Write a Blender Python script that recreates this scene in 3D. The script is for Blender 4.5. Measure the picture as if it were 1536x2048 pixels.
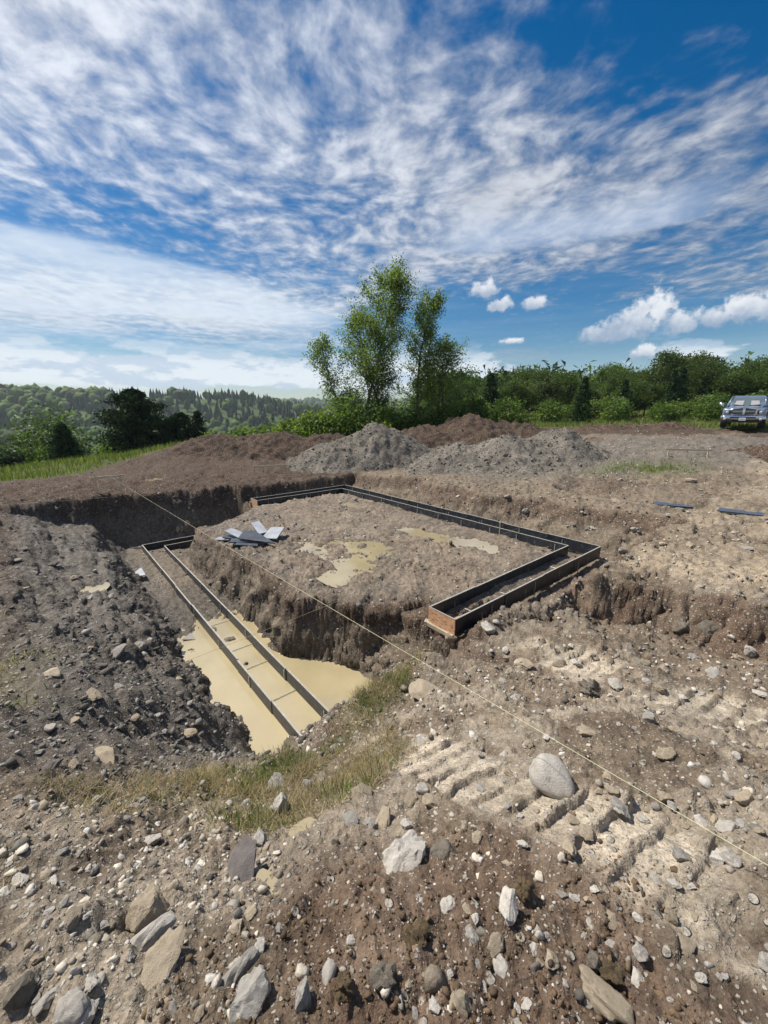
import bpy, math, random
import numpy as np
from mathutils import Vector, Matrix, Euler

random.seed(7)
RNG = np.random.default_rng(11)
for o in list(bpy.data.objects):
    bpy.data.objects.remove(o)
SC = bpy.context.scene
COL = SC.collection

# ------------------------------------------------------------------ camera
FPX = 810.0                                   # focal length in pixels of a 1536 wide frame
PITCH = math.atan2(206, FPX)
cam = bpy.data.cameras.new('camera')
camo = bpy.data.objects.new('camera', cam)
COL.objects.link(camo)
camo.location = (0, 0, 0)                     # z = 0 is eye height
camo.rotation_euler = (math.pi / 2 - PITCH, 0, 0)
cam.sensor_fit = 'HORIZONTAL'
cam.sensor_width = 36
cam.lens = 36 * FPX / 1536
cam.clip_start = 0.05
cam.clip_end = 20000
SC.camera = camo

# ------------------------------------------------------------------ light and exposure
SUN_AZ = math.radians(-66)                    # from +Y, negative = to the left
SUN_EL = math.radians(54)
SC.view_settings.view_transform = 'Standard'
SC.view_settings.look = 'None'
SC.view_settings.gamma = 1
SC.view_settings.exposure = 0.68
SC.view_settings.use_curve_mapping = False
sun = bpy.data.lights.new('sun', 'SUN')
sun.energy = 4.0
sun.angle = math.radians(2.0)
sun.color = (1.0, 0.93, 0.82)
suno = bpy.data.objects.new('sun', sun)
COL.objects.link(suno)
sd = Vector((math.sin(SUN_AZ) * math.cos(SUN_EL), math.cos(SUN_AZ) * math.cos(SUN_EL), math.sin(SUN_EL)))
suno.rotation_euler = (-sd).to_track_quat('-Z', 'Y').to_euler()
suno.location = sd * 50


class NT:
    """small helper to write node trees as expressions"""
    def __init__(self, tree):
        self.t = tree
        self.n = tree.nodes
        self.l = tree.links

    def node(self, typ, **kw):
        nd = self.n.new(typ)
        for k, v in kw.items():
            setattr(nd, k, v)
        return nd

    def put(self, sock, v):
        if hasattr(v, 'is_output'):
            self.l.new(v, sock)
        elif v is not None:
            sock.default_value = v

    def m(self, op, a, b=None, c=None, clamp=False):
        nd = self.node('ShaderNodeMath', operation=op, use_clamp=clamp)
        for i, v in enumerate((a, b, c)):
            if v is not None:
                self.put(nd.inputs[i], v)
        return nd.outputs[0]

    def vm(self, op, a, b=None, out=0):
        nd = self.node('ShaderNodeVectorMath', operation=op)
        self.put(nd.inputs[0], a)
        if b is not None:
            if op == 'SCALE':
                self.put(nd.inputs['Scale'], b)
            else:
                self.put(nd.inputs[1], b)
        return nd.outputs[out]

    def noise(self, vec, scale, detail=4, rough=0.55, dist=0.0, lac=2.0, out=0):
        nd = self.node('ShaderNodeTexNoise')
        if vec is not None:
            self.put(nd.inputs['Vector'], vec)
        nd.inputs['Scale'].default_value = scale
        nd.inputs['Detail'].default_value = detail
        nd.inputs['Roughness'].default_value = rough
        nd.inputs['Distortion'].default_value = dist
        nd.inputs['Lacunarity'].default_value = lac
        return nd.outputs[out]

    def smooth(self, v, a, b, lo=0.0, hi=1.0):
        nd = self.node('ShaderNodeMapRange', interpolation_type='SMOOTHSTEP')
        self.put(nd.inputs[0], v)
        for i, q in enumerate((a, b, lo, hi)):
            self.put(nd.inputs[1 + i], q)
        return nd.outputs[0]

    def lin(self, v, a, b, lo=0.0, hi=1.0):
        nd = self.node('ShaderNodeMapRange')
        self.put(nd.inputs[0], v)
        for i, q in enumerate((a, b, lo, hi)):
            self.put(nd.inputs[1 + i], q)
        return nd.outputs[0]

    def mix(self, f, a, b, blend='MIX'):
        nd = self.node('ShaderNodeMix', data_type='RGBA', blend_type=blend)
        self.put(nd.inputs[0], f)
        for s, v in ((nd.inputs[6], a), (nd.inputs[7], b)):
            if isinstance(v, (tuple, list)):
                v = tuple(v) + (1,) * (4 - len(v))
            self.put(s, v)
        return nd.outputs[2]

    def comb(self, x, y, z):
        nd = self.node('ShaderNodeCombineXYZ')
        for i, v in enumerate((x, y, z)):
            self.put(nd.inputs[i], v)
        return nd.outputs[0]

    def sep(self, v):
        nd = self.node('ShaderNodeSeparateXYZ')
        self.put(nd.inputs[0], v)
        return nd.outputs


# ------------------------------------------------------------------ world: clear air, high broken cloud, low cumulus
W = bpy.data.worlds.new('World')
SC.world = W
W.use_nodes = True
nt = NT(W.node_tree)
nt.n.clear()
SKY = 0.055
sky = nt.node('ShaderNodeTexSky', sky_type='NISHITA', sun_disc=False)
sky.sun_elevation = SUN_EL
sky.sun_rotation = SUN_AZ
sky.air_density = 1.0
sky.dust_density = 0.35
sky.ozone_density = 2.2
tc = nt.node('ShaderNodeTexCoord')
D = nt.vm('NORMALIZE', tc.outputs['Generated'])
dx, dy, dz = nt.sep(D)
zc = nt.m('MAXIMUM', dz, 0.0)
zden = nt.m('ADD', zc, 0.035)
px_ = nt.m('DIVIDE', dx, zden)
py_ = nt.m('DIVIDE', dy, zden)
P = nt.comb(px_, py_, 0.0)


def blob(c, r, amp):
    v = nt.vm('MULTIPLY', nt.vm('SUBTRACT', P, (c[0], c[1], 0)), (1 / r[0], 1 / r[1], 0))
    q = nt.vm('DOT_PRODUCT', v, v, out=1)
    return nt.m('MULTIPLY', nt.m('EXPONENT', nt.m('MULTIPLY', q, -1.0)), amp)


def total(lst):
    s = lst[0]
    for q in lst[1:]:
        s = nt.m('ADD', s, q)
    return s


big = nt.noise(nt.vm('MULTIPLY', P, (0.75, 0.5, 0)), 1.0, 3, 0.5)
cover = total([nt.lin(big, 0.3, 0.7, -0.24, 0.36),
               blob((-1.9, 3.9), (2.3, 0.85), 0.55),
               blob((-0.35, 1.55), (0.75, 0.75), 0.18),
               blob((-0.62, 1.15), (0.35, 0.35), 0.16),
               blob((1.3, 2.6), (1.0, 0.7), 0.26),
               blob((0.5, 2.2), (0.7, 0.7), 0.16),
               blob((2.4, 4.6), (2.3, 1.3), -0.55),
               blob((0.80, 1.1), (0.55, 0.42), -0.55),
               blob((-1.6, 2.3), (0.6, 0.30), -0.10),
               blob((0.3, 3.9), (0.8, 0.6), -0.25)])
warp = nt.noise(P, 1.3, 2, 0.5, out=1)
Pw = nt.vm('ADD', P, nt.vm('SCALE', nt.vm('SUBTRACT', warp, (0.5, 0.5, 0.5)), 0.35))
streak = nt.noise(nt.vm('MULTIPLY', Pw, (1.0, 0.50, 1)), 2.9, 4, 0.52)
cells = nt.noise(nt.vm('MULTIPLY', Pw, (1.0, 0.86, 1)), 8.5, 4, 0.52, 0.1)
fine = nt.noise(nt.vm('MULTIPLY', Pw, (1.0, 0.8, 1)), 27.0, 4, 0.58)
dens = total([cover, nt.m('MULTIPLY', nt.m('SUBTRACT', streak, 0.5), 0.85),
              nt.m('MULTIPLY', nt.m('SUBTRACT', cells, 0.5), 1.15),
              nt.m('MULTIPLY', nt.m('SUBTRACT', fine, 0.5), 0.42)])
a_high = nt.smooth(dens, -0.26, 0.62, 0.0, 0.88)
a_high = nt.m('MULTIPLY', a_high, nt.smooth(dz, 0.04, 0.20))
# thin horizontal layered veil low on the left half of the sky and fading round
lay = nt.noise(nt.comb(nt.m('MULTIPLY', dx, 2.0), nt.m('MULTIPLY', dy, 2.0), nt.m('MULTIPLY', dz, 26.0)), 1.6, 5, 0.6)
a_veil = nt.m('MULTIPLY', nt.smooth(lay, 0.40, 0.75, 0.0, 0.7),
              nt.m('MULTIPLY', nt.smooth(dz, 0.03, 0.1), nt.smooth(dz, 0.34, 0.16)))
a_veil = nt.m('MULTIPLY', a_veil, nt.smooth(dx, 0.25, -0.45, 0.10, 1.0))
az = nt.m('MULTIPLY', nt.m('ARCTAN2', dx, dy), 57.2958)
el = nt.m('MULTIPLY', nt.m('ARCSINE', dz), 57.2958)
AE = nt.comb(az, el, 0.0)
# two smooth sheets of thin cloud lying across the sky
shn = nt.noise(nt.comb(nt.m('MULTIPLY', az, 0.05), nt.m('MULTIPLY', el, 0.34), 1.3), 1.0, 6, 0.58)
shj = nt.m('MULTIPLY', nt.m('SUBTRACT', shn, 0.5), 4.5)
top1 = nt.m('ADD', nt.smooth(az, -4.0, -30.0, 12.9, 16.9), shj)
sheet1 = nt.m('MULTIPLY', nt.smooth(nt.m('SUBTRACT', top1, el), -0.4, 1.6), nt.smooth(el, 8.2, 11.5))
sheet1 = nt.m('MULTIPLY', nt.m('MULTIPLY', sheet1, nt.smooth(az, -2.0, -12.0)), nt.smooth(az, -120.0, -80.0))
sheet1 = nt.m('MULTIPLY', sheet1, nt.smooth(shn, 0.25, 0.6, 0.35, 0.72))
e2 = nt.m('ADD', el, shj)
sheet2 = nt.m('MULTIPLY', nt.smooth(e2, 17.4, 18.8), nt.smooth(e2, 23.0, 19.6))
sheet2 = nt.m('MULTIPLY', nt.m('MULTIPLY', sheet2, nt.smooth(az, 3.0, 12.0, 0.0, 0.55)), nt.smooth(az, 40.0, 30.0))
puff = nt.noise(AE, 0.85, 6, 0.62)
puff2 = nt.noise(AE, 0.45, 6, 0.62)


def cumulus(puffs, base, soft=0.62):
    f = None
    for (a0, e0, w, h) in puffs:
        v = nt.vm('MULTIPLY', nt.vm('SUBTRACT', AE, (a0, e0, 0)), (1 / w, 1 / h, 0))
        q = nt.m('SUBTRACT', 1.0, nt.vm('LENGTH', v, out=1))
        f = q if f is None else nt.m('MAXIMUM', f, q)
    f = nt.m('ADD', f, nt.m('MULTIPLY', nt.m('SUBTRACT', puff, 0.5), 1.9))
    cut = nt.smooth(nt.m('ADD', el, nt.m('MULTIPLY', nt.m('SUBTRACT', puff, 0.5), 1.2)), base - 0.3, base + 0.5)
    a = nt.m('MULTIPLY', nt.smooth(f, 0.02, soft), cut)
    return a, f


CUM = [([(26.5, 8.2, 3.2, 1.7), (30.0, 9.6, 2.6, 2.6), (31.8, 10.6, 2.0, 2.4), (34.2, 9.0, 2.4, 1.6), (28.5, 8.7, 3.6, 1.8)], 7.5),
       ([(39.2, 9.7, 2.6, 1.9), (41.5, 9.4, 3.0, 1.9), (37.0, 9.0, 2.4, 1.2)], 8.2),
       ([(12.7, 14.1, 2.2, 1.1), (13.3, 14.4, 1.2, 1.1)], 13.2),
       ([(14.6, 12.3, 1.8, 0.9), (15.2, 12.7, 0.9, 1.0), (18.6, 12.3, 1.9, 0.9), (19.4, 12.6, 1.0, 0.7)], 11.4),
       ([(31.2, 6.3, 1.7, 1.1), (33.4, 5.9, 1.1, 0.5)], 5.4),
       ([(16.5, 8.2, 2.0, 0.5)], 7.7)]
puffs_all = None
shade_all = None
for pf, base in CUM:
    a, f = cumulus(pf, base)
    htop = max(e0 + h for (_, e0, _, h) in pf) - base
    s = nt.smooth(nt.m('ADD', nt.m('SUBTRACT', el, base), nt.m('MULTIPLY', nt.m('SUBTRACT', puff2, 0.5), htop * 1.1)),
                  0.0, htop * 0.85)
    sa = nt.m('MULTIPLY', s, a)
    puffs_all = a if puffs_all is None else nt.m('MAXIMUM', puffs_all, a)
    shade_all = sa if shade_all is None else nt.m('MAXIMUM', shade_all, sa)
# rows of small far cumulus all round the horizon
row = nt.noise(nt.comb(nt.m('MULTIPLY', az, 0.10), nt.m('MULTIPLY', el, 0.26), 3.7), 1.0, 6, 0.58)
row_amt = nt.m('MULTIPLY', nt.smooth(el, 1.4, 3.2), nt.smooth(el, 9.0, 4.8))
row_az = nt.smooth(az, 24.0, 8.0, 0.0, 1.0)
row_az = nt.m('MAXIMUM', row_az, nt.smooth(az, 60.0, 90.0))
rowf = nt.m('SUBTRACT', nt.m('ADD', row, nt.m('MULTIPLY', nt.m('MULTIPLY', row_amt, row_az), 0.24)), 0.565)
a_row = nt.m('MULTIPLY', nt.smooth(rowf, 0.0, 0.07, 0.0, 0.9), row_amt)
row_up = nt.noise(nt.comb(nt.m('MULTIPLY', az, 0.10), nt.m('MULTIPLY', nt.m('SUBTRACT', el, 0.75), 0.26), 3.7), 1.0, 6, 0.58)
row_sh = nt.smooth(nt.m('SUBTRACT', row_up, row), -0.04, 0.05, 1.0, 0.35)

skc = nt.node('ShaderNodeHueSaturation')
skc.inputs['Saturation'].default_value = 1.48
nt.put(skc.inputs['Color'], nt.vm('SCALE', sky.outputs[0], SKY))
skyc = skc.outputs[0]
glow = nt.smooth(nt.vm('DOT_PRODUCT', D, tuple(sd), out=1), -0.1, 1.0)
ch_v = nt.m('ADD', nt.lin(a_high, 0.0, 0.9, 0.24, 0.36), nt.m('MULTIPLY', glow, 0.25))
ch_v = nt.m('MULTIPLY', ch_v, nt.smooth(cells, 0.35, 0.7, 0.84, 1.06))
cloud_hi = nt.vm('SCALE', nt.comb(0.93, 0.97, 1.05), ch_v)
c = nt.mix(nt.smooth(dz, 0.15, 0.0, 0.0, 0.36), skyc, (0.33, 0.43, 0.57))
c = nt.mix(a_high, c, cloud_hi)
c = nt.mix(sheet2, c, (0.33, 0.40, 0.52))
c = nt.mix(sheet1, c, (0.47, 0.53, 0.60))
c = nt.mix(a_veil, c, (0.42, 0.49, 0.58))
row_col = nt.mix(row_sh, (0.29, 0.37, 0.48), (0.52, 0.56, 0.60))
c = nt.mix(a_row, c, row_col)
cum_t = nt.m('DIVIDE', shade_all, nt.m('MAXIMUM', puffs_all, 0.01))
cum_col = nt.mix(cum_t, (0.22, 0.28, 0.37), (0.56, 0.575, 0.60))
c = nt.mix(nt.m('MULTIPLY', puffs_all, 0.95), c, cum_col)
bg = nt.node('ShaderNodeBackground')
nt.put(bg.inputs[0], c)
bg.inputs[1].default_value = 1.0
wo = nt.node('ShaderNodeOutputWorld')
nt.l.new(bg.outputs[0], wo.inputs[0])


# ------------------------------------------------------------------ numeric noise
def _h(ix, iy, seed):
    h = (ix.astype(np.int64) * 374761393 + iy.astype(np.int64) * 668265263 + seed * 974711) & 0xFFFFFFFF
    h = ((h ^ (h >> 13)) * 1274126177) & 0xFFFFFFFF
    h = (h ^ (h >> 16)) & 0xFFFFFF
    return h.astype(np.float64) / 16777215.0


def vn(x, y, seed=0):
    """smooth value noise in -1..1"""
    x0 = np.floor(x)
    y0 = np.floor(y)
    fx = x - x0
    fy = y - y0
    fx = fx * fx * fx * (fx * (fx * 6 - 15) + 10)
    fy = fy * fy * fy * (fy * (fy * 6 - 15) + 10)
    a = _h(x0, y0, seed)
    b = _h(x0 + 1, y0, seed)
    c_ = _h(x0, y0 + 1, seed)
    d = _h(x0 + 1, y0 + 1, seed)
    return 2 * ((a * (1 - fx) + b * fx) * (1 - fy) + (c_ * (1 - fx) + d * fx) * fy) - 1


def fbm(x, y, f, octv=4, seed=0, gain=0.5):
    s = 0
    amp = 1.0
    ca, sa = 0.8, 0.6
    for i in range(octv):
        s = s + amp * vn(x * f, y * f, seed + i * 17)
        x, y = ca * x - sa * y + 3.1, sa * x + ca * y - 1.7
        f *= 2.03
        amp *= gain
    return s


def billow(x, y, f, octv=4, seed=0, gain=0.5):
    s = 0
    amp = 1.0
    ca, sa = 0.8, 0.6
    for i in range(octv):
        s = s + amp * (np.abs(vn(x * f, y * f, seed + i * 17)) * 2 - 0.7)
        x, y = ca * x - sa * y + 3.1, sa * x + ca * y - 1.7
        f *= 2.07
        amp *= gain
    return s


def worley(x, y, f, seed=0):
    """distance to nearest and a cell id value"""
    x = x * f
    y = y * f
    ix = np.floor(x)
    iy = np.floor(y)
    best = np.full(np.shape(x), 9.0)
    cid = np.zeros(np.shape(x))
    for i in (-1, 0, 1):
        for j in (-1, 0, 1):
            cx = ix + i
            cy = iy + j
            q = (cx + _h(cx, cy, seed) - x) ** 2 + (cy + _h(cx, cy, seed + 5) - y) ** 2
            m = q < best
            best = np.where(m, q, best)
            cid = np.where(m, _h(cx, cy, seed + 9), cid)
    return np.sqrt(best), cid


def S(v, a, b):
    t = np.clip((v - a) / (b - a), 0, 1)
    return t * t * (3 - 2 * t)


# ------------------------------------------------------------------ the lie of the land
P0 = np.array((-1.55, 15.88))                 # far corner of the footing
AX = np.array((0.6476, -0.7620))              # along the long side towards the near right corner
BX = np.array((-0.7620, -0.6476))             # along the short side, to the left
LA, LB, FW = 9.75, 7.22, 0.48                 # footing length, width, and width of one footing
Z_UP, Z_LO, FH = -2.93, -3.85, 0.26           # tops of the two form levels, form height
WATER = -4.055
PADW = -3.106


def ab(x, y):
    return ((x - P0[0]) * AX[0] + (y - P0[1]) * AX[1], (x - P0[0]) * BX[0] + (y - P0[1]) * BX[1])


def xy(a, b):
    return (P0[0] + a * AX[0] + b * BX[0], P0[1] + a * AX[1] + b * BX[1])


CTRL = np.array([
    (0, 0, -1.58), (0, -5, -1.3), (6, -4, -1.2), (-6, -4, -1.7), (0, -40, -1), (40, -30, 0), (-40, -30, -4),
    (0.34, 3.87, -2.80), (-0.63, 3.36, -2.95), (-1.26, 2.9, -3.08), (2.14, 5.37, -2.62), (0.9, 1.75, -1.93),
    (2.6, 2.6, -2.18), (1.4, 1.1, -1.70), (3.5, 1.6, -1.85), (6, 3, -2.1), (3.93, 5.03, -2.40), (4.52, 4.32, -2.33),
    (6, 6, -2.4), (8, 8, -2.35), (10, 12, -2.15), (5.4, 11.2, -2.4), (2.07, 15.0, -2.55), (-1.5, 19, -2.55),
    (4.5, 17.5, -2.35), (10.8, 15, -1.85), (12, 22, -1.5), (15, 30, -1.3), (23.2, 26.2, -1.24), (30, 25, -1.1),
    (25, 34, -1.2), (15, 45, -1.3), (35, 45, -0.6), (0, 27, -2.1), (0, 36, -2.5), (-5, 22, -2.5), (-10, 25, -2.0),
    (-5.57, 14.43, -2.75), (-8.45, 12.2, -2.6), (-10.07, 10.34, -2.45), (-13.3, 16, -2.6), (-12.7, 22, -2.3),
    (-16, 9, -2.5), (-21.5, 26, -3.6), (-21, 32, -3.8), (-19, 20, -3.1), (-33, 28, -5.0), (-30, 40, -6.5), (-12, 36, -3.8),
    (-2.6, 2.66, -2.40), (-1.4, 1.3, -1.90), (-4.6, 4.5, -2.65), (-4.0, 2.0, -2.2), (-8, 6, -2.5), (-7, 0, -2.0),
    (20, 8, -1.8), (30, 0, -1.0), (-60, 10, -8), (-45, 60, -12), (0, 70, -6), (50, 70, 1), (60, 20, 0)], float)


def _phi(r2):
    return np.sqrt(r2 + 2.0)


_d2 = ((CTRL[:, None, :2] - CTRL[None, :, :2]) ** 2).sum(-1)
_M = np.zeros((len(CTRL) + 1,) * 2)
_M[:-1, :-1] = _phi(_d2) - np.eye(len(CTRL)) * 0.02
_M[-1, :-1] = 1
_M[:-1, -1] = 1
_w = np.linalg.solve(_M, np.append(CTRL[:, 2], 0))


def g_near(x, y):
    s = np.full(np.shape(x), _w[-1])
    for (cx, cy, _), w in zip(CTRL, _w[:-1]):
        s = s + w * _phi((x - cx) ** 2 + (y - cy) ** 2)
    return s


def gs(x, y, cx, cy, sx, sy, h, rot=0.0):
    c_, s_ = math.cos(rot), math.sin(rot)
    u = ((x - cx) * c_ + (y - cy) * s_) / sx
    v = (-(x - cx) * s_ + (y - cy) * c_) / sy
    return h * np.exp(-(u * u + v * v))


def g_far(x, y):
    r = np.hypot(x, y)
    az_ = np.degrees(np.arctan2(x, y))
    left = S(az_, 12, -12) * S(y, -200, 20)
    z = -2 - left * (46 * S(r, 25, 210))
    z = z + gs(x, y, -800, 640, 480, 230, 104, -0.15)
    z = z + gs(x, y, -200, 640, 190, 110, 40, 0.1)
    z = z + gs(x, y, -900, 1500, 900, 320, 78, 0.0) + gs(x, y, 100, 1900, 1300, 300, 76, 0)
    z = z + gs(x, y, -330, 980, 260, 160, 26, 0.2)
    z = z + gs(x, y, 260, 240, 190, 120, 22, -0.5) + gs(x, y, 400, 250, 200, 200, 28, 0)
    z = z + 3.0 * fbm(x, y, 1 / 130.0, 3, 41)
    return z


PAD = [(0.35, 0.35), (0.35, 3.85), (1.0, 4.5), (1.9, 6.08), (7.35, 6.10), (8.2, 5.6), (8.75, 4.75), (9.45, 4.75), (9.45, 0.35)]


def sdf(a, b, poly):
    d = np.full(np.shape(a), 1e9)
    s = np.ones(np.shape(a))
    n = len(poly)
    for i in range(n):
        vi = poly[i]
        vj = poly[i - 1]
        ex, ey = vj[0] - vi[0], vj[1] - vi[1]
        wx, wy = a - vi[0], b - vi[1]
        t = np.clip((wx * ex + wy * ey) / (ex * ex + ey * ey), 0, 1)
        d = np.minimum(d, (wx - ex * t) ** 2 + (wy - ey * t) ** 2)
        c1 = b >= vi[1]
        c2 = b < vj[1]
        c3 = ex * wy > ey * wx
        s = np.where((c1 & c2 & c3) | (~c1 & ~c2 & ~c3), -s, s)
    return s * np.sqrt(d)


# tread prints: centre a, b, half length, half width, direction (angle in a,b), pitch
TREADS = [(12.05, 7.40, 1.30, 0.30, 0.05, 0.165), (11.35, 5.05, 0.65, 0.30, 0.10, 0.165), (12.75, 5.25, 1.2, 0.32, 0.0, 0.165)]


def treads(a, b):
    m_all = np.zeros(np.shape(a))
    dz_ = np.zeros(np.shape(a))
    for (ca, cb, hl, hw, ang, pit) in TREADS:
        u = (a - ca) * math.cos(ang) + (b - cb) * math.sin(ang)
        v = -(a - ca) * math.sin(ang) + (b - cb) * math.cos(ang)
        wob = 0.05 * vn(a * 4, b * 4, 91)
        m = S(np.abs(u + wob), hl, hl - 0.15) * S(np.abs(v + wob), hw, hw - 0.07)
        m = m * S(vn(a * 1.9, b * 1.9, 95) + 0.3 * vn(a * 7, b * 7, 96), -0.80, -0.25)
        ph = ((u + 0.02 * vn(a * 9, b * 9, 92) + 0.10 * v) / pit) % 1.0
        ridge = S(np.abs(ph - 0.5), 0.19, 0.06)
        dz_ = dz_ + m * (-0.020 + (0.030 + 0.012 * vn(a * 6, b * 6, 97)) * ridge)
        m_all = np.maximum(m_all, m * (1 - 0.6 * ridge))
    return m_all, dz_


# hollows that hold water: a, b, radius a, radius b, depth
HOLLOWS = [(5.35, 4.70, 0.75, 0.40, 0.075), (6.05, 3.80, 0.80, 0.60, 0.085), (6.75, 4.55, 0.50, 0.40, 0.08), (7.15, 5.30, 0.35, 0.40, 0.08),
           (6.0, 2.0, 0.60, 0.32, 0.085), (6.95, 1.80, 0.75, 0.36, 0.09), (7.90, 1.50, 0.65, 0.38, 0.085), (2.4, 1.45, 0.55, 0.30, 0.07),
           (4.05, 8.80, 0.30, 0.22, 0.09), (11.51, 8.37, 0.05, 0.14, 0.035), (11.86, 8.65, 0.10, 0.06, 0.04), (-4.3, 6.1, 0.6, 0.9, 0.10)]


def terrain(x, y, full=False):
    """height of the ground; with full=True also the masks used for its material"""
    x = np.asarray(x, float)
    y = np.asarray(y, float)
    r = np.hypot(x, y)
    a, b = ab(x, y)
    near = r < 90
    G = np.zeros(np.shape(x))
    if np.ndim(x):
        G[near] = g_near(x[near], y[near])
    else:
        G = g_near(x, y)
    wf = S(r, 42, 85)
    G = G * (1 - wf) + g_far(x, y) * wf
    G = np.where(r < 60, G + 0.10 * fbm(x, y, 0.35, 3, 3) * S(r, 60, 30), G)
    # porch cut near right
    n1 = fbm(x, y, 0.8, 4, 21)
    n2 = fbm(x, y, 0.8, 4, 27)
    near_e = S(r, 26, 16)
    wa = a + 0.20 * n1
    wb = b + 0.20 * n2
    cut = S(wb, 2.80, 3.16) * S(wa, 10.25, 10.6) * S(a, 17, 13.5)
    Gc = G - 0.60 * cut * np.exp(-np.clip(b - 3.0, 0, 9) / 1.3)
    Gc = Gc - 0.30 * S(wb, -2.5, -2.75) * S(wb, -4.4, -3.4) * S(wa, 6.8, 7.6) * S(a, 18, 15)
    Gc = Gc + gs(a, b, 10.45, 3.7, 0.35, 0.8, 0.10) + gs(a, b, 10.3, 1.6, 0.25, 0.8, 0.10)
    # excavation
    zlow = np.where(a < 4.5, S(b, 3.86, 4.0), 0.30 * S(b, 4.95, 5.06) + 0.70 * S(b, 5.15, 6.0))
    lowfloor = np.interp(a, [0, 3, 4.9, 5.8, 9], [-4.02, -4.02, -4.03, -4.10, -4.20])
    floor = -3.24 * (1 - zlow) + lowfloor * zlow
    dp = sdf(wa, wb, PAD)
    pad = -3.07 - 2.7 * np.clip(dp - 0.02, 0, 9) - 0.06 * S(dp, -0.5, 0.0)
    ridgeL = np.clip(wb, 7.5, 14)
    bench = np.interp(ridgeL, [7.60, 7.85, 8.35, 9.2, 9.5, 10.0, 11], [-4.12, -3.88, -3.42, -3.22, -2.98, -2.80, -2.4])
    ramp = np.interp(ridgeL, [7.58, 7.82, 8.42, 9.3, 9.7, 11], [-4.16, -3.88, -3.28, -2.58, -2.3, -2.1])
    bench = bench + 0.28 * S(a, 3.0, 0.0) * S(wb, 7.8, 8.6)
    wr = S(a, 5.0, 7.4)
    left = bench * (1 - wr) + ramp * wr
    z_in = np.where(wb > 7.6, np.maximum(left, floor), np.maximum(floor, np.where(b < 7.9, pad, -9)))
    rise = np.maximum.reduce([1.05 * np.clip(-0.72 - wb, 0, 9), 1.9 * np.clip(-0.62 - wa, 0, 9),
                              np.where(b > 5.0, (1.12 - 0.17 * S(b, 6.9, 7.5)) * np.clip(wa - (9.98 - 1.0 * S(b, 5.3, 6.1) + 0.16 * S(b, 7.2, 7.6)), 0, 9), 1.1 * np.clip(wa - 9.98, 0, 9))])
    ex = z_in + rise
    k = 0.10
    hh = np.clip(0.5 + 0.5 * (ex - Gc) / k, 0, 1)
    z = ex * (1 - hh) + Gc * hh - k * hh * (1 - hh)
    inside = 1 - hh
    # mounds the diggers left around
    loose = S(r, 70, 45)
    tm, tz = treads(a, b)
    for (ca, cb, ra, rb, dep) in HOLLOWS:
        z = z - dep * np.exp(-(((a - ca) / ra) ** 2 + ((b - cb) / rb) ** 2) ** 1.5)
    onpad = S(dp, 0.05, -0.25) * inside
    lump = billow(x, y, 1.9, 3, 51, 0.55)
    mid = fbm(x, y, 5.5, 4, 61, 0.58)
    small = billow(x, y, 17.0, 3, 71, 0.6)
    grassy = grass_mask(x, y, a, b, r)
    amp = (1 - 0.75 * tm) * (1 - 0.55 * S(z, -3.9, -4.02) * S(b, 7.8, 7.5))
    strip = np.maximum.reduce([S(a, 9.2, 9.3) * S(a, 9.9, 9.75) * S(b, 5.0, 4.8), S(b, 0.6, 0.45) * S(b, -0.15, 0.0), S(a, 0.6, 0.45) * S(a, -0.15, 0.0)])
    amp = amp * (1 - 0.65 * strip * inside)
    nb = r < 16
    clods = np.zeros(np.shape(x))
    if np.ndim(x):
        xn, yn = x[nb] + 0.05 * mid[nb], y[nb] - 0.05 * mid[nb]
        d1, i1 = worley(xn, yn, 6.5, 5)
        d2, i2 = worley(xn, yn, 15.0, 6)
        cm = S(fbm(xn, yn, 0.8, 2, 73), -0.5, 0.5)
        lb_ = S(b[nb], 7.5, 8.0) * S(a[nb], 10.4, 9.8)
        clods[nb] = (0.115 * np.clip(0.50 - d1, 0, 1) * (i1 > 0.5) * cm * (1 - 0.75 * lb_) + 0.055 * np.clip(0.55 - d2, 0, 1) * (i2 > 0.4))
    rough = (0.045 * lump + 0.026 * mid * (1 - 0.3 * onpad)) * (1 - 0.35 * onpad) + 0.0085 * small + clods
    lbk = S(b, 7.6, 8.3) * S(a, 10.3, 9.6) * S(a, -0.7, 0.2) * S(b, 11.5, 10.0)
    rough = rough * (1 - 0.45 * lbk)
    rough = rough + lbk * (0.055 * billow(a * 0.30, b * 1.5, 1.3, 3, 141, 0.6))
    fgd = S(a, 10.5, 11.2) * S(r, 12, 6)
    rough = rough + fgd * 0.055 * fbm(x, y, 1.3, 2, 147)
    z = z + loose * rough * amp * (0.75 + 0.25 * S(r, 1, 6)) * (1 - 0.5 * grassy * S(r, 14, 20)) + tz
    if not full:
        return z
    return z, dict(a=a, b=b, r=r, G=Gc, inside=inside, tm=tm, onpad=onpad, dp=dp, zlow=zlow, grassy=grassy, wr=wr, lump=lump, mid=mid, face=S(wb, 2.72, 2.92) * S(wb, 3.5, 3.15) * S(wa, 10.25, 10.6) * S(a, 17, 13.5))


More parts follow.
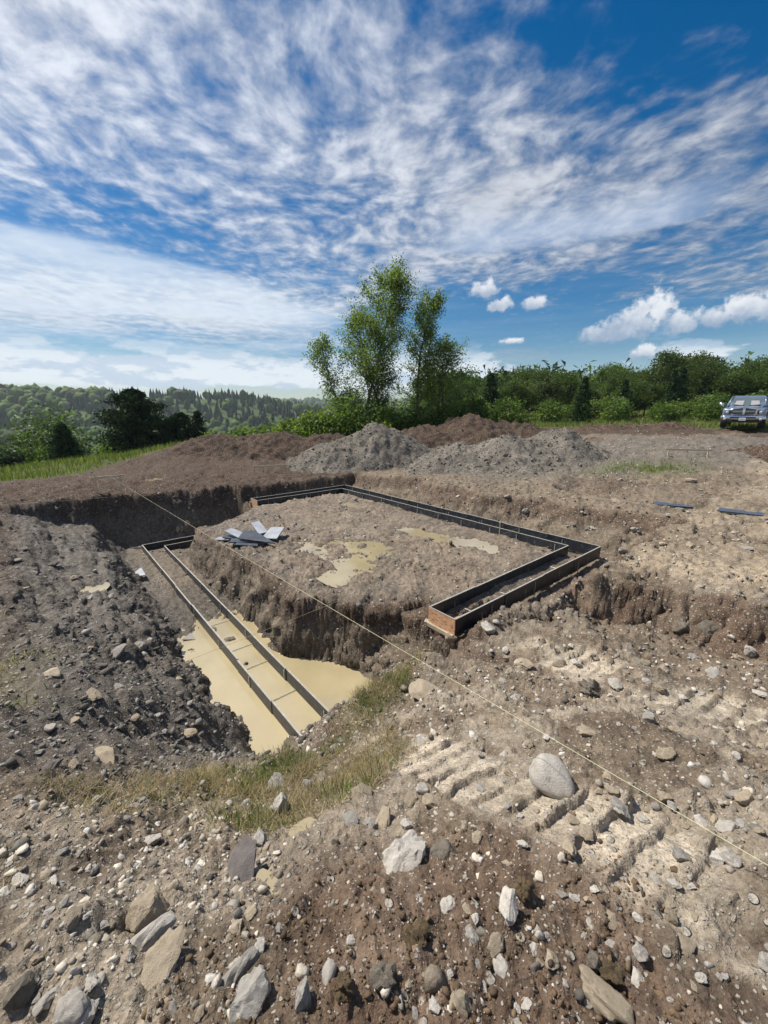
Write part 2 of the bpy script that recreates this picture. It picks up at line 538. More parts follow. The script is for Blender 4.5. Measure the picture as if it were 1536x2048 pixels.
def grass_mask(x, y, a, b, r):
    n = fbm(x, y, 0.9, 3, 81)
    # strip along the near rim and the lower left corner of the site
    m1 = S(b - (6.0 + (a - 10.25) * 1.5) + 0.35 * n, 0.0, 0.5) * S(a, 10.02, 10.22)
    m1 = m1 * np.clip(0.26 + 0.8 * n + 0.75 * S(a, 10.95, 10.6) * S(b, 9.0, 8.4), 0, 1)
    m2 = S(b, 9.2, 9.9) * S(a, 4.0, 5.5) * S(n, -0.1, 0.35) * 0.9
    # meadow outside the dirt, left
    edge = -13.4 + 1.3 * fbm(x, y, 0.25, 3, 83) + np.interp(y, [0, 9, 16, 22, 26, 40], [-4.5, -3.5, 0.2, 0.6, 2.6, 6])
    m3 = S(x, edge + 0.3, edge - 0.5)
    # meadow outside the dirt, far and right
    far_e = np.interp(x, [-12, -4, 8, 14, 20, 26, 40], [30, 31, 33, 31, 25.2, 21.5, 18]) + 1.0 * fbm(x, y, 0.3, 3, 85)
    m4 = S(y, far_e - 0.2, far_e + 0.6)
    m5 = np.exp(-(((x - 9.2) / 1.6) ** 2 + ((y - 14.2) / 0.9) ** 2)) * S(n, -0.5, 0.3)
    return np.clip(np.maximum.reduce([m1, m2, m3, m4, m5, S(r, 46, 60)]), 0, 1)


# ------------------------------------------------------------------ helpers for meshes and objects
def link(o, parent=None):
    COL.objects.link(o)
    if parent is not None:
        o.parent = parent
    return o


def tag(o, label=None, cat=None, group=None, kind=None):
    if label:
        o['label'] = label
    if cat:
        o['category'] = cat
    if group:
        o['group'] = group
    if kind:
        o['kind'] = kind
    return o


def empty(name, loc=(0, 0, 0), rz=0.0):
    o = bpy.data.objects.new(name, None)
    o.empty_display_size = 0.2
    o.location = loc
    o.rotation_euler = (0, 0, rz)
    return link(o)


def np_mesh(name, v, faces, nper, mat=None, smooth=False, col=None):
    """mesh from numpy arrays; faces all with nper corners"""
    me = bpy.data.meshes.new(name)
    v = np.ascontiguousarray(v, np.float32)
    f = np.ascontiguousarray(faces, np.int32)
    me.vertices.add(len(v))
    me.vertices.foreach_set('co', v.ravel())
    me.loops.add(f.size)
    me.loops.foreach_set('vertex_index', f.ravel())
    me.polygons.add(len(f))
    me.polygons.foreach_set('loop_start', np.arange(0, f.size, nper, dtype=np.int32))
    me.polygons.foreach_set('loop_total', np.full(len(f), nper, np.int32))
    if smooth:
        me.polygons.foreach_set('use_smooth', np.ones(len(f), bool))
    if col is not None:
        at = me.color_attributes.new('Col', 'FLOAT_COLOR', 'POINT')
        c4 = np.ones((len(v), 4), np.float32)
        c4[:, :col.shape[1]] = col
        at.data.foreach_set('color', c4.ravel())
    me.update()
    me.validate()
    if mat:
        me.materials.append(mat)
    return me


def obj(name, me, parent=None, loc=None, rot=None):
    o = bpy.data.objects.new(name, me)
    if loc is not None:
        o.location = loc
    if rot is not None:
        o.rotation_euler = rot
    return link(o, parent)


class MB:
    """collects polygons for one mesh"""
    def __init__(self):
        self.v = []
        self.f = []

    def add(self, vs, fs):
        k = len(self.v)
        self.v += [tuple(q) for q in vs]
        self.f += [tuple(i + k for i in q) for q in fs]
        return self

    def box(self, c, s, rz=0.0, M=None):
        hx, hy, hz = s[0] / 2, s[1] / 2, s[2] / 2
        vs = [(sx * hx, sy * hy, sz * hz) for sz in (-1, 1) for sy in (-1, 1) for sx in (-1, 1)]
        R = M if M is not None else Matrix.Rotation(rz, 3, 'Z')
        vs = [R @ Vector(q) + Vector(c) for q in vs]
        return self.add(vs, [(0, 2, 3, 1), (4, 5, 7, 6), (0, 1, 5, 4), (2, 6, 7, 3), (0, 4, 6, 2), (1, 3, 7, 5)])

    def prism(self, pts, z0, z1):
        n = len(pts)
        vs = [(p[0], p[1], z0) for p in pts] + [(p[0], p[1], z1) for p in pts]
        fs = [tuple(reversed(range(n))), tuple(range(n, 2 * n))] + [(i, (i + 1) % n, n + (i + 1) % n, n + i) for i in range(n)]
        return self.add(vs, fs)

    def tube(self, pts, rad, n=6, cap=True):
        pts = [Vector(p) for p in pts]
        rad = rad if isinstance(rad, (list, tuple)) else [rad] * len(pts)
        rings = []
        k0 = len(self.v)
        for i, p in enumerate(pts):
            d = (pts[min(i + 1, len(pts) - 1)] - pts[max(i - 1, 0)]).normalized()
            u = d.cross(Vector((0, 0, 1)))
            if u.length < 1e-3:
                u = d.cross(Vector((1, 0, 0)))
            u.normalize()
            w = d.cross(u)
            for j in range(n):
                t = 2 * math.pi * j / n
                self.v.append(tuple(p + (u * math.cos(t) + w * math.sin(t)) * rad[i]))
        for i in range(len(pts) - 1):
            for j in range(n):
                q = k0 + i * n
                self.f.append((q + j, q + (j + 1) % n, q + n + (j + 1) % n, q + n + j))
        if cap:
            self.f.append(tuple(k0 + j for j in reversed(range(n))))
            q = k0 + (len(pts) - 1) * n
            self.f.append(tuple(q + j for j in range(n)))
        return self

    def loft(self, rings, cap=True):
        k0 = len(self.v)
        n = len(rings[0])
        for rg in rings:
            self.v += [tuple(p) for p in rg]
        for i in range(len(rings) - 1):
            for j in range(n):
                q = k0 + i * n
                self.f.append((q + j, q + (j + 1) % n, q + n + (j + 1) % n, q + n + j))
        if cap:
            self.f.append(tuple(k0 + j for j in reversed(range(n))))
            q = k0 + (len(rings) - 1) * n
            self.f.append(tuple(q + j for j in range(n)))
        return self

    def mesh(self, name, mat, smooth=False, bevel=0.0):
        me = bpy.data.meshes.new(name)
        me.from_pydata(self.v, [], self.f)
        me.materials.append(mat)
        if bevel > 0 or True:
            import bmesh
            bm = bmesh.new()
            bm.from_mesh(me)
            bmesh.ops.recalc_face_normals(bm, faces=bm.faces)
            if bevel > 0:
                ed = [e for e in bm.edges if len(e.link_faces) == 2 and e.calc_face_angle(0) > 0.5]
                bmesh.ops.bevel(bm, geom=ed, offset=bevel, segments=2, affect='EDGES', profile=0.6)
            bm.to_mesh(me)
            bm.free()
        if smooth:
            me.polygons.foreach_set('use_smooth', [True] * len(me.polygons))
        return me

    def build(self, name, mat, parent=None, smooth=False, bevel=0.0):
        return obj(name, self.mesh(name, mat, smooth, bevel), parent)


def copy_tree(o, parent=None):
    c_ = o.copy()
    link(c_)
    if parent is not None:
        c_.parent = parent
    for ch in list(o.children):
        copy_tree(ch, c_)
    return c_


# ------------------------------------------------------------------ materials
def material(name):
    m = bpy.data.materials.new(name)
    m.use_nodes = True
    t = NT(m.node_tree)
    b = t.n.get('Principled BSDF')
    return m, t, b


def simple(name, color, rough=0.6, metal=0.0, var=0.15, scale=8.0, bump=0.0, bscale=60.0, spec=0.5, coat=0.0):
    m, t, b = material(name)
    tcn = t.node('ShaderNodeTexCoord')
    n = t.noise(tcn.outputs['Object'], scale, 5, 0.6)
    f = t.lin(n, 0.25, 0.75, 1 - var, 1 + var)
    rgb = t.node('ShaderNodeRGB')
    rgb.outputs[0].default_value = tuple(color) + (1,)
    t.put(b.inputs['Base Color'], t.vm('SCALE', rgb.outputs[0], f))
    t.put(b.inputs['Roughness'], t.lin(n, 0.3, 0.7, max(rough - 0.06, 0.02), min(rough + 0.06, 1)))
    b.inputs['Metallic'].default_value = metal
    b.inputs['Specular IOR Level'].default_value = spec
    b.inputs['Coat Weight'].default_value = coat
    if bump:
        bn = t.node('ShaderNodeBump')
        bn.inputs['Strength'].default_value = bump
        bn.inputs['Distance'].default_value = 0.02
        t.put(bn.inputs['Height'], t.noise(tcn.outputs['Object'], bscale, 5, 0.6))
        t.put(b.inputs['Normal'], bn.outputs[0])
    return m


def soil_material(name, near_detail=True):
    """colour comes from the vertex zones (earth kinds); grain, pebbles and relief are procedural.
    alpha of the attribute is how wet the earth is"""
    m, t, b = material(name)
    at = t.node('ShaderNodeAttribute', attribute_name='Col')
    tcn = t.node('ShaderNodeTexCoord')
    ob = tcn.outputs['Object']
    n1 = t.noise(ob, 1.7, 6, 0.62)
    n2 = t.noise(ob, 11.0, 6, 0.65)
    n3 = t.noise(ob, 70.0, 5, 0.65)
    f = t.m('MULTIPLY', t.lin(n1, 0.3, 0.7, 0.74, 1.30), t.lin(n2, 0.3, 0.7, 0.60, 1.42))
    f = t.m('MULTIPLY', f, t.lin(n3, 0.3, 0.7, 0.66, 1.36))
    colr = t.vm('SCALE', at.outputs['Color'], f)
    # embedded grit in two sizes
    vo = t.node('ShaderNodeTexVoronoi', feature='F1')
    t.put(vo.inputs['Vector'], t.vm('ADD', ob, t.vm('SCALE', t.noise(ob, 30, 2, out=1), 0.02)))
    vo.inputs['Scale'].default_value = 55.0
    _, cg, cb = t.sep(vo.outputs['Color'])
    grit = t.m('MULTIPLY', t.smooth(vo.outputs['Distance'], 0.40, 0.28), t.smooth(cg, 0.55, 0.62))
    vo2 = t.node('ShaderNodeTexVoronoi', feature='F1')
    t.put(vo2.inputs['Vector'], ob)
    vo2.inputs['Scale'].default_value = 19.0
    _, cg2, cb2 = t.sep(vo2.outputs['Color'])
    grit2 = t.m('MULTIPLY', t.smooth(vo2.outputs['Distance'], 0.36, 0.26), t.smooth(cg2, 0.70, 0.75))
    gr = t.m('MULTIPLY', t.m('MAXIMUM', grit, grit2), t.m('SUBTRACT', 1.0, t.m('MULTIPLY', at.outputs['Alpha'], 0.4)))
    stone = t.mix(cb, (0.46, 0.42, 0.36), (0.24, 0.225, 0.20))
    sepc = t.sep(at.outputs['Color'])
    isgreen = t.smooth(t.m('SUBTRACT', sepc[1], sepc[0]), 0.0, 0.015)
    gr = t.m('MULTIPLY', gr, t.m('SUBTRACT', 1.0, isgreen))
    t.put(b.inputs['Base Color'], t.mix(t.m('MULTIPLY', gr, 0.88), colr, stone))
    wet = at.outputs['Alpha']
    t.put(b.inputs['Roughness'], t.m('SUBTRACT', 0.95, t.m('MULTIPLY', t.m('MULTIPLY', wet, t.smooth(n2, 0.35, 0.65)), 0.62)))
    t.put(b.inputs['Specular IOR Level'], t.lin(wet, 0, 1, 0.18, 0.5))
    hgt = t.m('ADD', t.m('MULTIPLY', n2, 0.050), t.m('MULTIPLY', n3, 0.016))
    hgt = t.m('ADD', hgt, t.m('MULTIPLY', t.m('MAXIMUM', grit, t.m('MULTIPLY', grit2, 2.0)), 0.009))
    bn = t.node('ShaderNodeBump')
    bn.inputs['Strength'].default_value = 0.85
    bn.inputs['Distance'].default_value = 1.0
    t.put(bn.inputs['Height'], hgt)
    t.put(b.inputs['Normal'], bn.outputs[0])
    return m


def attr_material(name, rough=0.8, bump=0.35, bscale=40.0, spec=0.3, var=0.2, transl=0.0):
    m, t, b = material(name)
    at = t.node('ShaderNodeAttribute', attribute_name='Col')
    tcn = t.node('ShaderNodeTexCoord')
    n = t.noise(tcn.outputs['Object'], bscale, 5, 0.62)
    col = t.vm('SCALE', at.outputs['Color'], t.lin(n, 0.3, 0.7, 1 - var, 1 + var))
    t.put(b.inputs['Base Color'], col)
    b.inputs['Roughness'].default_value = rough
    b.inputs['Specular IOR Level'].default_value = spec
    if bump:
        bn = t.node('ShaderNodeBump')
        bn.inputs['Strength'].default_value = bump
        bn.inputs['Distance'].default_value = 0.02
        t.put(bn.inputs['Height'], n)
        t.put(b.inputs['Normal'], bn.outputs[0])
    if transl:
        tr = t.node('ShaderNodeBsdfTranslucent')
        t.put(tr.inputs[0], t.vm('MULTIPLY', col, (1.25, 1.35, 0.6)))
        mx = t.node('ShaderNodeMixShader')
        mx.inputs[0].default_value = transl
        t.l.new(b.outputs[0], mx.inputs[1])
        t.l.new(tr.outputs[0], mx.inputs[2])
        out = [q for q in t.n if q.type == 'OUTPUT_MATERIAL'][0]
        t.l.new(mx.outputs[0], out.inputs[0])
    return m


def rock_material(name, c1, c2, mud=0.35):
    m, t, b = material(name)
    tcn = t.node('ShaderNodeTexCoord')
    ob = tcn.outputs['Object']
    oi = t.node('ShaderNodeObjectInfo')
    off = t.vm('ADD', ob, t.vm('SCALE', oi.outputs['Location'], 3.0))
    n1 = t.noise(off, 2.2, 6, 0.6)
    n2 = t.noise(off, 14.0, 6, 0.7)
    base = t.mix(t.smooth(n1, 0.35, 0.65), c1, c2)
    base = t.mix(t.smooth(n2, 0.62, 0.72, 0.0, 0.6), base, tuple(q * 0.55 for q in c2))
    base = t.mix(t.smooth(n2, 0.34, 0.26, 0.0, 0.5), base, tuple(min(q * 1.35, 0.6) for q in c1))
    br = t.lin(oi.outputs['Random'], 0, 1, 0.82, 1.18)
    base = t.vm('SCALE', base, br)
    # dried mud clinging to the lower parts and patches
    z = t.sep(ob)[2]
    lowp = t.smooth(t.m('ADD', z, t.m('MULTIPLY', t.m('SUBTRACT', n1, 0.5), 1.6)), -0.1, -0.75)
    base = t.mix(t.m('MULTIPLY', t.m('MAXIMUM', lowp, t.smooth(n1, 0.60, 0.68)), mud), base, (0.20, 0.16, 0.12))
    t.put(b.inputs['Base Color'], base)
    b.inputs['Roughness'].default_value = 0.85
    b.inputs['Specular IOR Level'].default_value = 0.3
    bn = t.node('ShaderNodeBump')
    bn.inputs['Strength'].default_value = 0.55
    bn.inputs['Distance'].default_value = 0.05
    t.put(bn.inputs['Height'], t.m('ADD', n2, t.m('MULTIPLY', t.noise(off, 45.0, 4, 0.6), 0.4)))
    t.put(b.inputs['Normal'], bn.outputs[0])
    return m


M = {}
M['soil'] = soil_material('soil')
M['stone_bits'] = attr_material('stone_bits', 0.85, 0.4, 60.0, 0.3, 0.25)
M['leaf'] = attr_material('leaf', 0.55, 0.0, 3.0, 0.35, 0.25, 0.48)
M['needle'] = attr_material('needle', 0.8, 0.0, 3.0, 0.08, 0.25, 0.12)
M['blade'] = attr_material('grass_blade', 0.6, 0.0, 3.0, 0.25, 0.2, 0.35)
M['bark'] = simple('bark', (0.085, 0.07, 0.055), 0.9, var=0.4, scale=3, bump=0.6, bscale=12, spec=0.2)
M['wood'] = simple('raw_lumber', (0.60, 0.48, 0.32), 0.75, var=0.22, scale=14, bump=0.2, bscale=50)
M['wood_grey'] = simple('weathered_lumber', (0.36, 0.30, 0.22), 0.8, var=0.3, scale=10, bump=0.3, bscale=40)
M['string'] = simple('mason_string', (0.56, 0.54, 0.34), 0.7, var=0.08)
M['steel'] = simple('galvanised_steel', (0.50, 0.50, 0.48), 0.5, metal=0.6, var=0.25, scale=20)
M['rock_pale'] = rock_material('rock_pale', (0.54, 0.505, 0.455), (0.45, 0.42, 0.375), 0.35)
M['rock_grey'] = rock_material('rock_grey', (0.38, 0.36, 0.325), (0.29, 0.27, 0.245), 0.45)
M['rock_dark'] = rock_material('rock_dark', (0.18, 0.16, 0.15), (0.135, 0.12, 0.115), 0.15)
M['rock_tan'] = rock_material('rock_tan', (0.40, 0.335, 0.25), (0.33, 0.275, 0.20), 0.4)
M['clod'] = rock_material('clod', (0.135, 0.098, 0.055), (0.10, 0.072, 0.042), 0.3)
M['clod_grey'] = rock_material('clod_grey', (0.20, 0.175, 0.14), (0.155, 0.135, 0.11), 0.3)


def form_material():
    m, t, b = material('coated_form_panel')
    tcn = t.node('ShaderNodeTexCoord')
    ob = tcn.outputs['Object']
    n = t.noise(ob, 3.0, 6, 0.65)
    n2 = t.noise(t.vm('MULTIPLY', ob, (1, 1, 0.25)), 26.0, 5, 0.7)
    spl = t.m('MULTIPLY', t.smooth(n2, 0.56, 0.68), t.smooth(n, 0.44, 0.62))
    base = t.mix(t.smooth(n, 0.3, 0.7), (0.012, 0.015, 0.021), (0.028, 0.033, 0.042))
    t.put(b.inputs['Base Color'], t.mix(t.m('MULTIPLY', spl, 0.75), base, (0.30, 0.27, 0.22)))
    t.put(b.inputs['Roughness'], t.m('ADD', t.lin(n, 0.3, 0.7, 0.36, 0.5), t.m('MULTIPLY', spl, 0.4)))
    return m


def osb_material():
    m, t, b = material('strand_board')
    tcn = t.node('ShaderNodeTexCoord')
    vo = t.node('ShaderNodeTexVoronoi', feature='F1')
    t.put(vo.inputs['Vector'], t.vm('MULTIPLY', tcn.outputs['Object'], (1, 1, 2.6)))
    vo.inputs['Scale'].default_value = 22
    r_, g_, b_ = t.sep(vo.outputs['Color'])
    c0 = t.mix(r_, (0.46, 0.24, 0.125), (0.62, 0.38, 0.22))
    c0 = t.mix(t.smooth(g_, 0.8, 0.85, 0, 0.7), c0, (0.25, 0.12, 0.07))
    t.put(b.inputs['Base Color'], c0)
    b.inputs['Roughness'].default_value = 0.8
    return m


def water_material(name, c1, c2, rip):
    m, t, b = material(name)
    tcn = t.node('ShaderNodeTexCoord')
    ob = tcn.outputs['Object']
    n = t.noise(ob, 0.9, 4, 0.5)
    t.put(b.inputs['Base Color'], t.mix(t.smooth(n, 0.35, 0.65), c1, c2))
    b.inputs['Roughness'].default_value = 0.03
    b.inputs['IOR'].default_value = 1.62
    b.inputs['Specular IOR Level'].default_value = 0.8
    bn = t.node('ShaderNodeBump')
    bn.inputs['Strength'].default_value = 1.0
    bn.inputs['Distance'].default_value = 1.0
    t.put(bn.inputs['Height'], t.m('MULTIPLY', t.noise(ob, 14.0, 2, 0.5), t.m('MULTIPLY', t.smooth(t.noise(ob, 0.7, 2), 0.45, 0.7), rip)))
    t.put(b.inputs['Normal'], bn.outputs[0])
    return m


M['form'] = form_material()
M['form_edge'] = simple('form_edge', (0.33, 0.32, 0.29), 0.6, var=0.3, scale=9)
M['osb'] = osb_material()
M['water'] = water_material('muddy_water', (0.42, 0.355, 0.215), (0.34, 0.285, 0.17), 0.0012)
M['puddle'] = water_material('puddle_water', (0.38, 0.32, 0.195), (0.30, 0.25, 0.155), 0.0005)
M['scrap'] = simple('coated_offcut', (0.055, 0.064, 0.082), 0.36, var=0.3, scale=5, spec=0.5)
M['scrap_lt'] = simple('coated_offcut_dusty', (0.27, 0.295, 0.33), 0.42, var=0.25, scale=5, spec=0.5)
M['blue_board'] = simple('blue_grey_board', (0.065, 0.085, 0.125), 0.4, var=0.2, scale=5)


# ------------------------------------------------------------------ ground: one sheet from underfoot to the horizon
def ground_mesh():
    fr = np.radians(np.linspace(-57, 57, 700))
    bk = np.radians(np.linspace(57, 303, 112))[1:-1]
    th = np.concatenate([fr, bk])
    r1 = np.concatenate([np.exp(np.arange(math.log(0.55), math.log(1.9), 0.0088)), np.exp(np.arange(math.log(1.9), math.log(4.2), 0.0062)), np.exp(np.arange(math.log(4.2), math.log(5.5), 0.0088)), np.exp(np.arange(math.log(5.5), math.log(18.5), 0.0056))])
    r2 = np.exp(np.linspace(math.log(18.5), math.log(60), 64))[1:]
    r3 = np.exp(np.linspace(math.log(60), math.log(4200), 92))[1:]
    rr = np.concatenate([r1, r2, r3])
    cx, cy = 0.0, -0.75                       # centre of the fan, a little behind the viewer
    R, T = np.meshgrid(rr, th, indexing='ij')
    x = cx + R * np.sin(T)
    y = cy + R * np.cos(T)
    shp = x.shape
    x = x.ravel()
    y = y.ravel()
    z, k = terrain(x, y, True)
    # crumbly relief on the steep cut faces, pushed out along the face normal
    Xg, Yg, Zg = (q.reshape(shp) for q in (x, y, z))
    du = np.stack([np.gradient(q, axis=0) for q in (Xg, Yg, Zg)], -1)
    dv = np.stack([np.gradient(q, axis=1) for q in (Xg, Yg, Zg)], -1)
    nm = np.cross(dv, du)
    nm /= np.linalg.norm(nm, axis=-1, keepdims=True) + 1e-9
    nm *= np.sign(nm[..., 2:3])
    nm = nm.reshape(-1, 3)
    steep = S(1 - nm[:, 2], 0.12, 0.35) * S(k['r'], 26, 18) * S(k['r'], 4.0, 5.5) * (1 - k['tm'])
    fa, fb = k['a'] + k['b'] * 0.9, z * 1.25
    dsp = 0.075 * billow(fa, fb + 0.25 * k['a'], 3.2, 4, 131, 0.62) + 0.05 * fbm(fa + 7, fb * 2.2, 5.0, 3, 137)
    dsp = 0.62 * steep * np.clip(dsp, -0.13, 0.15)
    x, y, z = x + nm[:, 0] * dsp, y + nm[:, 1] * dsp, z + nm[:, 2] * dsp
    nr, nc = shp
    i = np.arange(nr - 1)[:, None] * nc
    j = np.arange(nc)[None, :]
    j2 = (j + 1) % nc
    f = np.stack([i + j, i + nc + j, i + nc + j2, i + j2], -1).reshape(-1, 4)
    # small cap under the viewer
    v = np.stack([x, y, z], 1)
    v = np.vstack([v, [[cx, cy, float(terrain(np.array([cx]), np.array([cy]))[0])]]])
    capf = np.stack([np.full(nc, len(v) - 1), np.arange(nc), (np.arange(nc) + 1) % nc], 1)
    col = soil_colour(x, y, z, k)
    col = np.vstack([col, col[:1]])
    me = np_mesh('ground', v, f, 4, M['soil'], True, col)
    return me


TOP = np.array((0.066, 0.043, 0.030))         # brown topsoil
SUB = np.array((0.182, 0.144, 0.106))         # grey brown subsoil
DRY = np.array((0.345, 0.298, 0.235))         # dried compacted earth
DARK = np.array((0.105, 0.091, 0.075))        # damp dark subsoil, plus shade painted on the left bank
GRAV = np.array((0.145, 0.130, 0.110))        # crushed grey gravel
TURF = np.array((0.085, 0.105, 0.032))
STRAW = np.array((0.20, 0.165, 0.10))
WOODS = np.array((0.052, 0.084, 0.026))


def lerp(c, d, w):
    return c * (1 - w[:, None]) + d * w[:, None]


def soil_colour(x, y, z, k):
    a, b, r = k['a'], k['b'], k['r']
    n = fbm(x, y, 0.55, 4, 101)
    n2 = fbm(x, y, 2.2, 3, 105)
    c = np.tile(SUB, (len(x), 1))
    # reach of stripped topsoil: far left, behind the dig, and patches
    tops = S(-0.45 - a + 0.4 * n, 0.0, 0.7) * S(x, 3, -3)
    tops = np.maximum(tops, S(y + 1.5 * n, 21.5, 23.5))
    tops = np.maximum(tops, S(n + 0.5 * n2, 0.30, 0.80) * 0.62)
    tops = np.maximum(tops, S(b, 9.0, 10.0) * 0.7)
    c = lerp(c, TOP, tops * 0.95)
    gravel = S(x - 0.25 * (y - 14) + 2.0 * n, 1.5, 4.5) * S(y, 12.5, 15) * S(y + 1.2 * n, 22.5, 20.5)
    c = lerp(c, GRAV, gravel * 0.85)
    c = lerp(c, np.array((0.118, 0.090, 0.064)), S(n2 - 0.5 * n, -0.25, 0.45) * S(a, 9.9, 10.6) * 0.6)
    dry = S(n2 + 0.7 * n, 0.15, 0.7) * S(a, 9.8, 11)
    c = lerp(c, DRY, dry * 0.55)
    dry2 = S(b, 2.6, 1.8) * S(a, 10.4, 11.2)
    c = lerp(c, DRY * np.array((1.0, 0.94, 0.86)), np.clip(dry2 * (0.55 + 0.4 * n), 0, 1))
    # layers seen in the cut faces
    depth = k['G'] - z
    band = S(depth, 0.02, 0.10) * S(depth + 0.10 * n2, 0.48, 0.30)
    c = lerp(c, TOP * 1.35, band * 0.75)
    deep = S(depth + 0.10 * n2, 0.40, 0.75) * (1 - k['onpad'])
    c = lerp(c, SUB * 0.85, deep * 0.75)
    c = lerp(c, TOP * 1.5, k['face'] * (0.65 + 0.25 * np.clip(n2, -1, 1)))
    # left bank: damp dark shale, with its backlit shade painted into the colour
    lb = S(b, 7.2, 7.9) * S(b, 10.2, 9.4) * S(a, 10.3, 9.6) * S(a, -0.9, -0.5)
    c = lerp(c, DARK, lb * 0.85)
    c = lerp(c, SUB * 1.5, k['onpad'] * (0.75 + 0.25 * np.clip(n2, -1, 1)))  # pad paler: its wet sheen is put into the colour
    pdk = k['onpad'] * S(n2 + 0.4 * n, 0.1, 0.6)
    c = lerp(c, DARK * 1.3, pdk * 0.5)
    c = lerp(c, DRY * 1.25, k['tm'] * 0.85)
    # brown wet earth right under the viewer
    ub = S(r + 0.5 * n, 2.05, 1.35) * S(x + 0.3 * n, -0.55, -0.15) * S(x - 0.3 * n, 1.25, 0.75)
    c = lerp(c, TOP * 1.7, ub * 0.8)
    g = k['grassy']
    tn = S(r, 12, 16)
    c = lerp(c, STRAW * 0.75 + TURF * 0.15, g * (1 - tn) * 0.8)
    c = lerp(c, TURF, g * tn)
    c = lerp(c, WOODS, S(r, 60, 100))
    # open fields on the far hills
    fld = S(((x + 560) / 210) ** 2 + ((y - 1395) / 130) ** 2, 1.1, 0.9)
    fld = np.maximum(fld, S(((x + 300) / 90) ** 2 + ((y - 1130) / 60) ** 2, 1.1, 0.9))
    fld = np.maximum(fld, S(((x + 105) / 40) ** 2 + ((y - 265) / 45) ** 2, 1.1, 0.9) * 0.6)
    c = lerp(c, np.array((0.14, 0.19, 0.055)), fld)
    wet = np.clip(0.55 * k['onpad'] + 0.45 * lb + 0.35 * k['zlow'] * k['inside'] + 0.06 * tops * S(r, 40, 20) + 0.35 * k['zlow'] * k['inside'] * S(z, -3.8, -4.0), 0, 0.85)
    near_w = S(z, WATER + 0.22, WATER + 0.04) * S(b, 6.0, 6.3) * S(b, 8.6, 8.2) * S(a, 3, 4)
    c = lerp(c, c * 0.60, near_w)
    wet = np.maximum(wet, near_w * 0.9)
    pw = k['onpad'] * S(z, PADW + 0.045, PADW + 0.005)
    c = lerp(c, c * 0.70, pw)
    wet = np.maximum(wet, pw * 0.9)
    c = c * (1 - 0.25 * wet[:, None])
    return np.concatenate([c, wet[:, None]], 1)


ground = obj('ground', ground_mesh())
tag(ground, 'churned grey brown earth of the building site running out to the hills', 'ground', kind='structure')


def zat(x, y):
    return float(terrain(np.array([x], float), np.array([y], float))[0])


_TS = np.exp(np.linspace(math.log(0.6), math.log(70), 900))


def ray_hit(px, py):
    """point of the ground seen in a given direction (pixel of a 1536 x 2048 frame)"""
    u = (px - 768) / FPX
    v = (py - 1024) / FPX
    d = np.array((u, math.cos(PITCH) - v * math.sin(PITCH), -math.sin(PITCH) - v * math.cos(PITCH)))
    q = _TS[:, None] * d
    h = q[:, 2] - terrain(q[:, 0], q[:, 1])
    i = int(np.argmax(h < 0))
    if h[i] >= 0:
        return None, None
    t0, t1 = _TS[max(i - 1, 0)], _TS[i]
    tt = np.linspace(t0, t1, 12)
    q = tt[:, None] * d
    h = q[:, 2] - terrain(q[:, 0], q[:, 1])
    i = int(np.argmax(h < 0))
    return q[i], tt[i]


# ------------------------------------------------------------------ water standing in the dig
def water_sheet(name, poly, z, mat, label):
    mb = MB()
    pts = [xy(*p) for p in poly]
    mb.add([(p[0], p[1], z) for p in pts], [tuple(range(len(pts)))])
    o = mb.build(name, mat)
    tag(o, label, 'water', kind='structure')
    return o


water_sheet('trench_water', [(3.0, 6.0), (3.0, 8.6), (10.4, 8.6), (10.4, 5.2), (8.6, 5.2)], WATER, M['water'],
            'still tan muddy water filling the near end of the left trench')


def puddle(name, ca, cb, ra, rb, z, label, seed, n=26):
    rs = random.Random(seed)
    ph = [rs.uniform(0, 6.28) for _ in range(3)]
    poly = []
    for i in range(n):
        t = 2 * math.pi * i / n
        q = 1 + 0.10 * math.sin(2 * t + ph[0]) + 0.08 * math.sin(3 * t + ph[1]) + 0.05 * math.sin(5 * t + ph[2])
        poly.append((ca + ra * q * math.cos(t), cb + rb * q * math.sin(t)))
    return water_sheet(name, poly, z, M['puddle'], label)


puddle('puddle', 6.15, 4.35, 1.75, 1.25, PADW, 'tan puddle in the middle of the muddy pad beside the offcuts', 1)
puddle('puddle', 6.95, 1.78, 1.75, 0.75, PADW + 0.001, 'long tan puddle on the pad along the right hand form', 2)
puddle('puddle', 2.4, 1.45, 0.8, 0.45, PADW + 0.002, 'small tan puddle in the far corner of the pad', 3)


def low_level(a, b, ra, rb, lift):
    t = np.linspace(0, 6.28, 24)
    x, y = xy(a + ra * np.cos(t) * 0.25, b + rb * np.sin(t) * 0.25)
    return float(np.min(terrain(x, y))) + lift


for (ca, cb, ra, rb, lift, lab) in ((4.05, 8.80, 0.45, 0.34, 0.05, 'small pale puddle on the bench left of the trench'),
                                    (11.51, 8.37, 0.05, 0.15, 0.006, 'thin puddle below the square pale block in the foreground'),
                                    (11.86, 8.65, 0.13, 0.07, 0.008, 'thin puddle beside the dark flat slab in the foreground'),
                                    (-4.3, 6.1, 0.9, 1.3, 0.06, 'shallow pale puddle on the dirt behind the left batter board')):
    puddle('puddle', ca, cb, ra, rb, low_level(ca, cb, ra, rb, lift), lab, int(ca * 100))
water_sheet('footing_water', [(9.30, 0.55), (9.30, 4.2), (9.72, 4.2), (9.72, 0.55)], -3.222, M['puddle'],
            'muddy water lying between the near right form boards')


